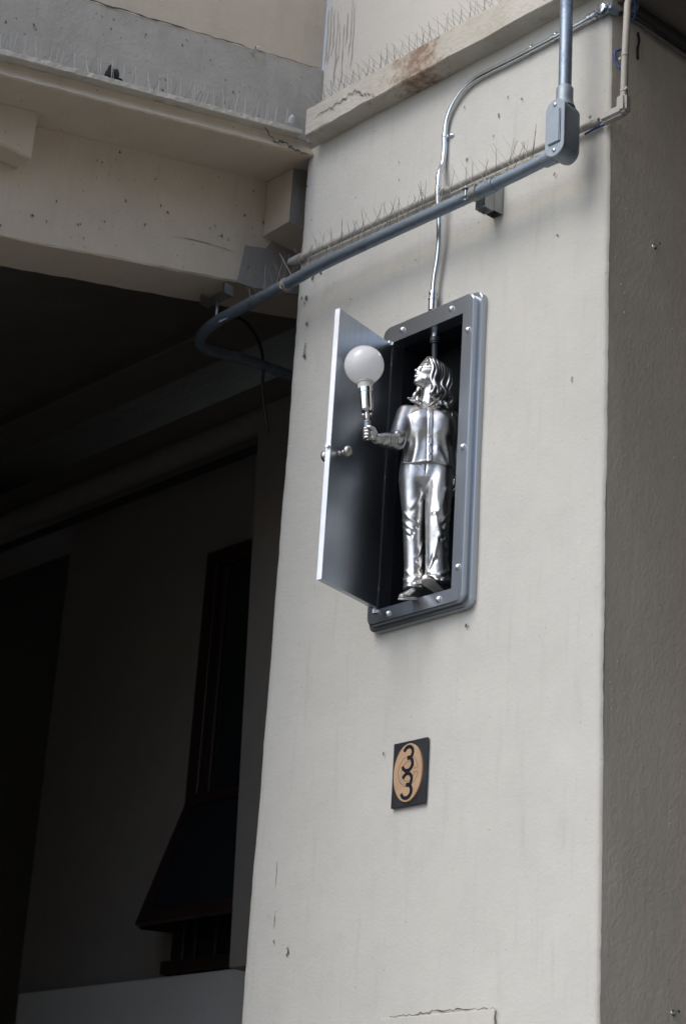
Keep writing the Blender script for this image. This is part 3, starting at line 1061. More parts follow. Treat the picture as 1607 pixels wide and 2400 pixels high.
for (yy, zz, lab) in ((.220, 4.680, "short metal peg sticking out high on the shaded side of the pier"), (.306, 2.388, "short metal peg sticking out low on the shaded side of the pier")):
    bm = new()
    tube(bm, [(0, yy, zz), (.022, yy, zz + .004)], .0045, 10)
    lathe(bm, (.001, yy, zz), (1, 0, 0), [(0, .010), (.002, .009), (.0022, .005)], 12)
    tag(obj("wall_peg", bm, M['emt'], smooth=True, angle=40), lab, "peg")
bm = new()
tube(bm, bezier_pts([(.010, .125, 5.41), (.012, .128, 5.38), (.008, .126, 5.35), (.010, .124, 5.31)], 4), .004, 6)
tag(obj("cable_tail", bm, M['litter'], smooth=True), "frayed black cable end hanging under the side conduit", "cable")

# ------------------------------------------------------------------ number plaque
pl = empty("number_plaque", (-.724, 0, 3.08), "dark rectangular plaque with a copper oval bearing 33 below the cabinet", "plaque")
bm = new()
box(bm, -.794, -.654, -.011, -.0015, 2.983, 3.180, .0012)
obj("back_plate", bm, M['plate_dark'], pl)
bm = new()
N = 64
cx, cz, ra, rb = -.7235, 3.0815, .0595, .0885
rings = []
for yv, s in ((-.0112, 1.0), (-.0160, 1.0), (-.0172, .985)):
    rings.append([bm.verts.new((cx + ra * s * math.cos(2 * math.pi * k / N), yv, cz + rb * s * math.sin(2 * math.pi * k / N))) for k in range(N)])
for A, B in zip(rings, rings[1:]):
    for k in range(N):
        bm.faces.new((A[k], A[(k + 1) % N], B[(k + 1) % N], B[k]))
bm.faces.new(rings[-1]); bm.faces.new(rings[0][::-1])
oval = obj("oval_disc", bm, M['copper'], pl, smooth=True, angle=40)


def ribbon(bm, P, w, y0, y1):
    L, Rr = [], []
    for i, p in enumerate(P):
        a, b = P[max(i - 1, 0)], P[min(i + 1, len(P) - 1)]
        t_ = Vector((b[0] - a[0], b[1] - a[1])).normalized()
        s = Vector((-t_.y, t_.x)) * w / 2
        for lst, sg in ((L, 1), (Rr, -1)):
            lst.append((bm.verts.new((p[0] + s.x * sg, y0, p[1] + s.y * sg)), bm.verts.new((p[0] + s.x * sg, y1, p[1] + s.y * sg))))
    for i in range(len(P) - 1):
        bm.faces.new((L[i][1], L[i + 1][1], Rr[i + 1][1], Rr[i][1]))
        bm.faces.new((L[i][0], L[i][1], L[i + 1][1], L[i + 1][0]))
        bm.faces.new((Rr[i][0], Rr[i + 1][0], Rr[i + 1][1], Rr[i][1]))
    bm.faces.new((L[0][0], Rr[0][0], Rr[0][1], L[0][1]))
    bm.faces.new((L[-1][0], L[-1][1], Rr[-1][1], Rr[-1][0]))


def digit3(cx, cz, h, w):
    P = []
    ru, rl = h * .235, h * .265
    for k in range(15):
        a = math.radians(165 - 235 * k / 14)
        P.append((cx + .002 + w * .40 * math.cos(a), cz + h * .5 - ru - .002 + ru * math.sin(a)))
    P.append((cx - w * .04, cz + h * .02))
    Q = [(cx - w * .04, cz + h * .02)]
    for k in range(15):
        a = math.radians(75 - 240 * k / 14)
        Q.append((cx + w * .46 * math.cos(a), cz - h * .5 + rl + .002 + rl * math.sin(a)))
    return P, Q


for cxd, czd, hh in ((-.7245, 3.1235, .077), (-.7245, 3.0415, .078)):
    bm = new()
    P, Q = digit3(cxd, czd, hh, .046)
    ribbon(bm, P, .0104, -.0171, -.0183)
    ribbon(bm, Q, .0106, -.0171, -.0186)
    obj("digit", bm, M['digit'], oval)
bm = new()
for rr, w_ in ((.043, .0009), (.0285, .0009)):
    P = [(cx + .002 + rr * .95 * math.cos(math.radians(a)), 3.085 + rr * 1.06 * math.sin(math.radians(a))) for a in np.linspace(9, 351, 60)]
    ribbon(bm, P, w_, -.0171, -.0176)
for a in (9, 351):
    c_, s_ = math.cos(math.radians(a)), math.sin(math.radians(a))
    ribbon(bm, [(cx + .002 + .0285 * .95 * c_, 3.085 + .0285 * 1.06 * s_), (cx + .002 + .043 * .95 * c_, 3.085 + .043 * 1.06 * s_)], .0009, -.0171, -.0176)
obj("ring_emblem", bm, M['digit'], oval)
bm = new()
for a0, a1, rr in ((175, 262, .0375), (185, 250, .032), (205, 268, .041)):
    P = [(cx + .002 + rr * .95 * math.cos(math.radians(a)) , 3.085 + rr * 1.06 * math.sin(math.radians(a))) for a in np.linspace(a0, a1, 20)]
    ribbon(bm, P, .0014, -.0171, -.01735)
obj("scratch", bm, M['edge_metal'], oval)

# ------------------------------------------------------------------ the metal cabinet
cb = empty("wall_cabinet", (-.70, 0, 3.58), "open aluminium cabinet with riveted frame mounted on the pier", "cabinet")
OX0, OX1, OZ0, OZ1 = -.855, -.542, 3.608, 4.529
bm = new()
out = rrect(-.921, -.4845, 3.549, 4.604, .032)
inn = [(min(max(p[0], OX0), OX1), min(max(p[1], OZ0), OZ1)) for p in rrect(OX0 - .0001, OX1 + .0001, OZ0 - .0001, OZ1 + .0001, .0001)]
frame_plate(bm, out, inn, .0015, -.026, .003)
obj("back_flange", bm, M['brushed'], cb, smooth=True, angle=35)
bm = new()
out = rrect(-.905, -.4975, 3.562, 4.592, .028)
inn2 = [(a + .0006 * (1 if a < -.7 else -1), b + .0006 * (1 if b < 4 else -1)) for a, b in inn]
frame_plate(bm, out, inn2, -.0263, -.050, .0035)
fr = obj("front_frame", bm, M['brushed'], cb, smooth=True, angle=35)
bm = new()
yb, yf = .112, .0008
vv = {}
for i, xx in enumerate((OX0 - .0008, OX1 + .0008)):
    for j, zz in enumerate((OZ0 - .0008, OZ1 + .0008)):
        for k, yv in enumerate((yf, yb)):
            vv[i, j, k] = bm.verts.new((xx, yv, zz))
for f in (((0, 0, 1), (1, 0, 1), (1, 1, 1), (0, 1, 1)), ((0, 0, 0), (0, 0, 1), (0, 1, 1), (0, 1, 0)), ((1, 0, 0), (1, 1, 0), (1, 1, 1), (1, 0, 1)),
          ((0, 1, 0), (0, 1, 1), (1, 1, 1), (1, 1, 0)), ((0, 0, 0), (1, 0, 0), (1, 0, 1), (0, 0, 1))):
    bm.faces.new([vv[q] for q in f])
obj("black_recess", bm, M['black'], cb)
rv = None
for (xx, zz) in ((-.594, 4.561), (-.815, 4.560), (-.517, 4.461), (-.518, 4.062), (-.518, 3.671), (-.593, 3.585), (-.809, 3.585), (-.880, 3.68), (-.880, 4.06), (-.880, 4.46)):
    if rv is None:
        bm = new()
        lathe(bm, (xx, -.0495, zz), (0, -1, 0), [(0, .0108), (.001, .0108), (.004, .0095), (.0075, .0062), (.009, .003), (.0094, 0)], 18)
        rv = obj("rivet", bm, M['edge_metal'], fr, smooth=True)
        rv0 = Vector((xx, 0, zz))
    else:
        c_ = rv.copy()
        COL.objects.link(c_)
        c_.parent = fr
        c_.location = Vector((xx, 0, zz)) - rv0
# door
HG, FE = Vector((-.855, -.052, 0)), Vector((-.800, -.336, 0))
dd = (FE - HG).normalized()
dn = Vector((dd.y, -dd.x, 0))           # towards -x: the outer face
if dn.x > 0:
    dn = -dn
DW = (FE - HG).length
TH = .0185
D4 = Matrix(((dd.x, dn.x, 0, HG.x), (dd.y, dn.y, 0, HG.y), (0, 0, 1, 0), (0, 0, 0, 1)))
bm = new()
box(bm, .004, DW - .0006, 0.0008, TH, 3.6125, 4.5185, .001, 1, M4=D4)
door = obj("door", bm, M['door_metal'], cb)
bm = new()
box(bm, DW - .0003, DW + .0012, 0.0002, TH + .0005, 3.612, 4.519, .0004, 1, M4=D4)
obj("edge_strip", bm, M['edge_metal'], door)
bm = new()
ko = D4 @ Vector((DW - .045, 0, 4.038))
lathe(bm, ko, -dn, [(0, .0095), (.002, .0095), (.003, .006), (.012, .0055), (.014, .008), (.018, .0085), (.020, .0065), (.023, .012), (.028, .0172), (.034, .0185), (.040, .0165), (.045, .0105), (.0475, .004), (.048, 0)], 28)
obj("knob", bm, M['satin'], door, smooth=True)
bm = new()
ko = D4 @ Vector((DW - .045, TH, 4.038))
lathe(bm, ko, dn, [(0, .0095), (.002, .0095), (.003, .006), (.012, .0055), (.018, .0085), (.023, .012), (.028, .0172), (.034, .0185), (.040, .0165), (.045, .0105), (.0475, .004), (.048, 0)], 28)
obj("knob", bm, M['satin'], door, smooth=True)
bm = new()
tube(bm, [D4 @ Vector((DW + .0012, TH * .5, 4.046)), D4 @ Vector((DW + .009, TH * .5, 4.046))], .007, 14)
obj("latch_pin", bm, M['edge_metal'], door, smooth=True, angle=50)
for zz in (3.602, 4.522):
    bm = new()
    tube(bm, [D4 @ Vector((.003, TH * .6, zz - .006)), D4 @ Vector((.003, TH * .6, zz + .010))], .007, 12)
    box(bm, -.872, -.850, -.056, -.0505, zz - .006, zz + .004, .001)
    obj("hinge", bm, M['edge_metal'], cb, smooth=True, angle=40)
# the conduit that comes down inside, behind the head
bm = new()
lathe(bm, (-.7015, -.012, 4.535), (0, 0, -1), [(0, .0135), (.022, .0135), (.023, .0125), (.026, .0125)], 18)
obj("drop_connector", bm, M['emt'], em, smooth=True, angle=40)
bm = new()
lathe(bm, (-.7015, -.012, 4.509), (0, 0, -1), [(0, .0128), (.001, .0165), (.016, .0168), (.018, .0145), (.022, .0142), (.023, .0102)], 18)
obj("cable_gland", bm, M['black_rubber'], em, smooth=True, angle=40)
bm = new()
tube(bm, [(-.7015, -.012, 4.487), (-.7015, -.010, 4.44), (-.7000, -.004, 4.36), (-.70, 0, 4.30)], .0098, 14)
obj("drop_tube", bm, M['black_rubber'], em, smooth=True, angle=50)
#STATUE#
# ------------------------------------------------------------------ the cast statue (distance fields turned into meshes)
# local frame of the figure: u to the viewer's right, w towards the street, z up
SO = np.array((-.69, -.04, 0.0))
SU = np.array((.665, .747, 0.0)) * 1.035
SW = np.array((.747, -.665, 0.0))


def sp(u, za, w=0.0):
    return np.array((u, w, za - .49 * w))


def cap(P, a, b, ra, rb=None):
    rb = ra if rb is None else rb
    a, b = np.asarray(a, np.float32), np.asarray(b, np.float32)
    ba = b - a
    h = np.clip(((P - a) @ ba) / float(ba @ ba), 0, 1)
    d = P - a - h[..., None] * ba
    return np.sqrt((d * d).sum(-1)) - (ra + (rb - ra) * h)


def chain(P, pts, rs, k=.004):
    f = None
    for i in range(len(pts) - 1):
        c = cap(P, pts[i], pts[i + 1], rs[i], rs[i + 1])
        f = c if f is None else np.minimum(f, c)
    return f


def ell(P, c, r, B=None):
    q = P - np.asarray(c, np.float32)
    if B is not None:
        q = q @ np.asarray(B, np.float32).T
    r = np.asarray(r, np.float32)
    k0 = np.sqrt(((q / r) ** 2).sum(-1))
    k1 = np.sqrt(((q / (r * r)) ** 2).sum(-1)) + 1e-9
    return k0 * (k0 - 1) / k1


def smin(a, b, k):
    h = np.clip(.5 + .5 * (b - a) / k, 0, 1)
    return b + (a - b) * h - k * h * (1 - h)


def smax(a, b, k):
    return -smin(-a, -b, k)


def soft(st, n=90, sig=3.2):
    """resample a stack of ellipses and round off the kinks between its rows"""
    st = np.asarray(st, float)
    zz = np.linspace(st[0, 0], st[-1, 0], n)
    k = np.exp(-(np.arange(-10, 11) / sig) ** 2 / 2)
    k /= k.sum()
    out = [zz]
    for i in range(1, 5):
        v = np.interp(zz, st[:, 0], st[:, i])
        pad = np.concatenate((2 * v[0] - v[10:0:-1], v, 2 * v[-1] - v[-2:-12:-1]))
        out.append(np.convolve(pad, k, 'valid'))
    return np.stack(out, 1).astype(np.float32)


def column(P, st, p=2.5):
    """stack of ellipses: rows (z, uc, wc, a, b), z rising"""
    st = soft(st)
    z = P[..., 2]
    uc, wc, a, b = (np.interp(z, st[:, 0], st[:, i]).astype(np.float32) for i in (1, 2, 3, 4))
    q = (np.abs((P[..., 0] - uc) / a) ** p + np.abs((P[..., 1] - wc) / b) ** p) ** (1 / p)
    f = (q - 1) * np.minimum(a, b)
    return np.maximum(f, np.maximum(st[0, 0] - z, z - st[-1, 0]))


def ridge(P, pts, wd, amp):
    """raised fold along a polyline (a negative amp is a groove)"""
    d = None
    for a, b in zip(pts, pts[1:]):
        c = cap(P, a, b, 0)
        d = c if d is None else np.minimum(d, c)
    return -amp * np.exp(-(d / wd) ** 2)


def surface(fn, lo, hi, h):
    """naive surface nets of fn < 0"""
    lo, hi = np.asarray(lo, float), np.asarray(hi, float)
    n = np.ceil((hi - lo) / h).astype(int) + 1
    B = 12
    nb = -(-n // B)
    ax = [lo[i] + h * np.arange(nb[i] * B) for i in range(3)]
    cb_ = np.stack(np.meshgrid(*[lo[i] + h * (B * np.arange(nb[i]) + (B - 1) / 2) for i in range(3)], indexing='ij'), -1).astype(np.float32)
    dc = fn(cb_)
    F = np.repeat(np.repeat(np.repeat(dc, B, 0), B, 1), B, 2).astype(np.float32)
    near = np.argwhere(np.abs(dc) < h * B * .9 + .010)
    for k in range(0, len(near), 240):
        q = near[k:k + 240]
        gi = [ax[i][(q[:, i, None] * B + np.arange(B))] for i in range(3)]
        G = np.stack(np.broadcast_arrays(gi[0][:, :, None, None], gi[1][:, None, :, None], gi[2][:, None, None, :]), -1).astype(np.float32)
        V_ = fn(G)
        for m in range(len(q)):
            a, b, c = q[m] * B
            F[a:a + B, b:b + B, c:c + B] = V_[m]
    F = np.ascontiguousarray(F[:n[0], :n[1], :n[2]])
    s = F < 0
    nx, ny, nz = n - 1
    cnt = np.zeros((nx, ny, nz), np.int8)
    for dx in (0, 1):
        for dy in (0, 1):
            for dz in (0, 1):
                cnt += s[dx:nx + dx, dy:ny + dy, dz:nz + dz]
    act = (cnt > 0) & (cnt < 8)
    I, J, K = np.nonzero(act)
    acc = np.zeros((len(I), 3))
    num = np.zeros(len(I))
    cor = [(a, b, c) for a in (0, 1) for b in (0, 1) for c in (0, 1)]
    for a in cor:
        for axn in range(3):
            if a[axn]:
                continue
            b = list(a)
            b[axn] = 1
            fa = F[I + a[0], J + a[1], K + a[2]]
            fb = F[I + b[0], J + b[1], K + b[2]]
            m = (fa < 0) != (fb < 0)
            t = np.where(m, fa / np.where(m, fa - fb, 1), 0)
            pt = np.zeros((len(I), 3))
            pt[:] = a
            pt[:, axn] += t
            acc += pt * m[:, None]
            num += m
    V = lo + h * (np.stack((I, J, K), 1) + acc / num[:, None])
    idx = -np.ones((nx, ny, nz), np.int64)
    idx[I, J, K] = np.arange(len(I))
    quads = []
    for axn in range(3):
        sl = [slice(1, -1)] * 3
        sl[axn] = slice(0, -1)
        s2 = list(sl)
        s2[axn] = slice(1, None)
        m = s[tuple(sl)] != s[tuple(s2)]
        q = np.argwhere(m)
        off = np.array([1, 1, 1]); off[axn] = 0
        q = q + off
        o1, o2 = [k for k in range(3) if k != axn]
        e1 = np.zeros(3, int); e1[o1] = 1
        e2 = np.zeros(3, int); e2[o2] = 1
        c = [q, q - e1, q - e1 - e2, q - e2]
        ok = np.all([(v < n - 1).all(1) & (v >= 0).all(1) for v in c], axis=0)
        ids = np.stack([idx[v[ok][:, 0], v[ok][:, 1], v[ok][:, 2]] for v in c], 1)
        ids = ids[(ids >= 0).all(1)]
        quads.append(ids)
    return V, np.concatenate(quads)


def cast(name, fn, lo, hi, h, mat, parent, smooth=1):
    V, Q = surface(fn, lo, hi, h)
    for _ in range(smooth):                          # a little relaxation against grid steps
        A = np.zeros_like(V)
        c = np.zeros(len(V))
        for i in range(4):
            np.add.at(A, Q[:, i], V[Q[:, (i + 1) % 4]])
            np.add.at(A, Q[:, (i + 1) % 4], V[Q[:, i]])
            np.add.at(c, Q[:, i], 1)
            np.add.at(c, Q[:, (i + 1) % 4], 1)
        V = V * .5 + .5 * A / np.maximum(c, 1)[:, None]
    W = SO + V[:, :1] * SU + V[:, 1:2] * SW
    W[:, 2] = V[:, 2]
    W = W - np.array(base_of(parent))
    me = bpy.data.meshes.new(name)
    me.from_pydata(W.tolist(), [], Q.tolist())
    bm = bmesh.new()
    bm.from_mesh(me)
    bmesh.ops.recalc_face_normals(bm, faces=bm.faces)
    for f in bm.faces:
        f.smooth = True
    bm.to_mesh(me)
    bm.free()
    me.materials.append(mat)
    o = bpy.data.objects.new(name, me)
    COL.objects.link(o)
    o.parent = parent
    return o


statue = empty("metal_statue", (-.70, -.05, 3.61), "polished metal statue of a long haired woman stepping out of the open cabinet", "statue")

# torso stations (z, u centre, w centre, half width, half depth)
WC = -.028
TORSO = [(4.030, .009, WC + .002, .084, .060), (4.060, .009, WC + .002, .082, .0585), (4.085, .009, WC + .001, .0785, .057), (4.130, .009, WC, .0755, .056), (4.170, .009, WC + .001, .0755, .0575), (4.200, .008, WC + .001, .0765, .0575),
         (4.228, .007, WC - .002, .077, .0525), (4.248, .007, WC - .004, .070, .043), (4.262, .006, WC - .008, .052, .034), (4.275, .003, WC - .006, .030, .027), (4.285, .002, WC - .004, .016, .018)]


def tfront(z, u):
    st = soft(TORSO)
    uc, wc, a, b = (float(np.interp(z, st[:, 0], st[:, i])) for i in (1, 2, 3, 4))
    return wc + b * max(0.0, 1 - abs((u - uc) / a) ** 2.5) ** (1 / 2.5)


def onfront(u, z, out=0.0):
    return np.array((u, tfront(z, u) + out, z))


SH_R, EL_R, WR_R = np.array((-.064, -.024, 4.232)), np.array((-.0900, .046, 4.104)), np.array((-.1530, .105, 4.083))
HAND = np.array((-.1775, .120, 4.0915))
SH_L, EL_L, HD_L = np.array((.070, -.036, 4.230)), np.array((.092, -.050, 4.115)), np.array((.098, -.030, 4.005))

# head frame: f forward, s towards the figure's left ear, t to the crown
hf = np.array((-.890, .350, .300)); hf /= np.linalg.norm(hf)
hs = np.array((.350, .890, 0)); hs /= np.linalg.norm(hs)
ht = np.cross(hs, hf); ht *= np.sign(ht[2]); ht /= np.linalg.norm(ht)
HB = np.stack((hf, hs, ht))
HC = np.array((.004, -.028, 4.375))


def hp(f, s, t_):
    return HC + hf * f + hs * s + ht * t_


def head_sdf(P):
    d = ell(P, hp(-.006, 0, .010), (.045, .0375, .043), HB)
    d = smin(d, ell(P, hp(.012, 0, -.016), (.031, .0285, .039), HB), .012)
    d = smin(d, ell(P, hp(.0315, 0, -.0455), (.010, .0115, .0095), HB), .010)
    for sg in (-1, 1):
        d = smin(d, cap(P, hp(.0375, sg * .006, .0145), hp(.030, sg * .023, .0150), .0052, .0045), .006)
        d = smin(d, cap(P, hp(.029, sg * .019, -.008), hp(.014, sg * .029, -.004), .0085, .007), .009)
        d = smin(d, cap(P, hp(.014, sg * .024, -.034), hp(-.010, sg * .029, -.020), .008, .009), .012)
        d = smax(d, -ell(P, hp(.0435, sg * .0155, .0050), (.0075, .0085, .0055), HB), .005)
        d = smin(d, ell(P, hp(.0315, sg * .0155, .0040), (.0072, .0078, .0062), HB), .0015)
        d += ridge(P, [hp(.039, sg * .009, .0035), hp(.040, sg * .0155, .0074), hp(.035, sg * .022, .0045)], .0016, .0013)
        d += ridge(P, [hp(.039, sg * .009, .0018), hp(.0395, sg * .0155, -.0008), hp(.035, sg * .022, .0025)], .0013, .0009)
    d = smin(d, cap(P, hp(.0385, 0, .010), hp(.0480, 0, -.0085), .0034, .0040), .005)
    d = smin(d, ell(P, hp(.0478, 0, -.0105), (.0055, .0046, .0042), HB), .003)
    for sg in (-1, 1):
        d = smin(d, ell(P, hp(.0425, sg * .0050, -.0120), (.0050, .0036, .0034), HB), .0025)
        d = smax(d, -ell(P, hp(.0460, sg * .0030, -.0150), (.0030, .0019, .0022), HB), .0015)
    d = smin(d, cap(P, hp(.0375, -.004, -.0215), hp(.0375, .004, -.0215), .0075), .006)
    up = np.minimum(cap(P, hp(.0435, 0, -.0243), hp(.0365, .0115, -.0268), .0036, .0020), cap(P, hp(.0435, 0, -.0243), hp(.0365, -.0115, -.0268), .0036, .0020))
    low = np.minimum(cap(P, hp(.0430, 0, -.0315), hp(.0365, .0100, -.0285), .0040, .0020), cap(P, hp(.0430, 0, -.0315), hp(.0365, -.0100, -.0285), .0040, .0020))
    d = smin(d, up, .0025)
    d = smin(d, low, .0025)
    d += ridge(P, [hp(.0400, .0125, -.0275), hp(.0475, 0, -.0278), hp(.0400, -.0125, -.0275)], .0014, -.0022)
    d += ridge(P, [hp(.044, -.007, -.0375), hp(.046, 0, -.0378), hp(.044, .007, -.0375)], .0030, -.0022)
    # neck with the two cords
    d = smin(d, cap(P, hp(-.010, 0, -.020), (.000, -.034, 4.262), .0235, .0255), .010)
    d = smin(d, cap(P, hp(-.004, .022, -.022), (.004, -.012, 4.268), .0055, .0050), .007)
    d = smin(d, cap(P, hp(-.004, -.022, -.022), (-.010, -.016, 4.268), .0055, .0050), .007)
    return d


def finger(P, ctr, ax, a0, a1, R_, r, e1, e2, z0, drop=0.0):
    pts = [ctr + ax * z0 + (e1 * math.cos(a) + e2 * math.sin(a)) * R_ + ax * drop * i / 6 for i, a in enumerate(np.radians(np.linspace(a0, a1, 7)))]
    rs = [r * 1.02, r * 1.05, r * .97, r * 1.04, r * .95, r * .93, r * .82]
    return chain(P, pts, rs)


LAX = np.array((-.0240, .0, .2312)); LAX /= np.linalg.norm(LAX)      # axis of the lamp held in the fist
LE1 = np.array((1.0, 0, .109)); LE1 /= np.linalg.norm(LE1)
LE2 = np.cross(LAX, LE1)
if LE2[1] < 0:
    LE2 = -LE2                                                       # towards the viewer


def hand_sdf(P):
    """right fist: palm on the viewer's right of the handle, four fingers round the far side and the left, tips in front"""
    c = HAND
    d = None
    for i, (z0, r, a1) in enumerate(((.0150, .0050, -262), (.0050, .0053, -268), (-.0050, .0051, -266), (-.0145, .0044, -258))):
        f = finger(P, c, LAX, -20, a1, .0122, r, LE1, LE2, z0, -.001)
        d = f if d is None else np.minimum(d, f)
    palm = cap(P, c + LE1 * .013 - LE2 * .003 + LAX * .012, c + LE1 * .014 - LE2 * .003 - LAX * .013, .0088, .0085)
    palm = smin(palm, cap(P, c + LE1 * .015 + LAX * .004, WR_R + (HAND - WR_R) * .1, .0115, .0105), .008)
    d = smin(d, palm, .003)
    th = chain(P, [c + LE1 * .021 + LE2 * .004 - LAX * .001, c + LE1 * .017 + LE2 * .0125 + LAX * .009, c + LE1 * .007 + LE2 * .0155 + LAX * .0155, c + LE1 * .000 + LE2 * .0145 + LAX * .0175], [.0085, .0068, .0056, .0046])
    return smin(d, th, .003)


def lhand_sdf(P):
    d = ell(P, HD_L + np.array((0, 0, .012)), (.009, .017, .022))
    for k, (o_, l) in enumerate(((-.012, .026), (-.004, .031), (.004, .030), (.012, .024))):
        a = HD_L + np.array((0, o_, -.004))
        b = a + np.array((-.004, o_ * .1, -l * .6))
        e = b + np.array((-.006, 0, -l * .45))
        d = smin(d, chain(P, [a, b, e], [.0046, .0043, .0036]), .002)
    th = chain(P, [HD_L + np.array((-.003, .014, .018)), HD_L + np.array((-.008, .024, .004)), HD_L + np.array((-.009, .023, -.010))], [.006, .005, .004])
    return smin(d, th, .003)


# legs (z, u centre, w centre, half width, half depth)
LEG_R = [(3.630, -.0130, -.006, .0345, .037), (3.655, -.0140, -.008, .0320, .034), (3.700, -.0160, -.014, .0290, .030), (3.760, -.0200, -.018, .0292, .031), (3.830, -.0240, -.018, .0305, .034), (3.880, -.0265, -.016, .0320, .036),
         (3.940, -.0315, -.020, .0365, .043), (4.000, -.0350, -.026, .0400, .050), (4.040, -.0340, WC, .0420, .052), (4.066, -.0330, WC, .0400, .049)]
LEG_L = [(3.648, .0520, .022, .0380, .038), (3.680, .0510, .020, .0365, .036), (3.720, .0475, .018, .0335, .034), (3.770, .0455, .020, .0330, .034), (3.825, .0430, .022, .0335, .037), (3.860, .0425, .018, .0355, .040),
         (3.920, .0445, .004, .0395, .045), (3.985, .0465, -.014, .0420, .051), (4.040, .0490, WC, .0400, .052), (4.066, .0480, WC, .0380, .049)]
HIPS = [(3.945, .0060, -.022, .012, .012), (3.960, .0065, -.022, .030, .022), (3.978, .0070, -.024, .0600, .038), (4.000, .0072, -.026, .0800, .0525), (4.040, .0080, WC, .0785, .0530), (4.066, .0085, WC, .0750, .0500)]


def shrink(st, d):
    return [(z, u, w, max(a - d, .004), max(b - d, .004)) for z, u, w, a, b in st]


def body_sdf(P):
    d = column(P, shrink(TORSO, .013))
    d = smin(d, column(P, shrink(HIPS, .005)), .006)
    d = smin(d, column(P, shrink(LEG_R, .006)), .006)
    d = smin(d, column(P, shrink(LEG_L, .006)), .006)
    d = smin(d, chain(P, [SH_R, EL_R, WR_R], [.020, .015, .0105]), .006)
    d = smin(d, chain(P, [SH_L, EL_L, HD_L + np.array((0, 0, .025))], [.020, .015, .009]), .006)
    d = smin(d, head_sdf(P), .004)
    d = smin(d, hand_sdf(P), .003)
    return smin(d, lhand_sdf(P), .003)


cast("body", body_sdf, (-.215, -.10, 3.66), (.122, .152, 4.432), .00165, M['polished'], statue, 0)


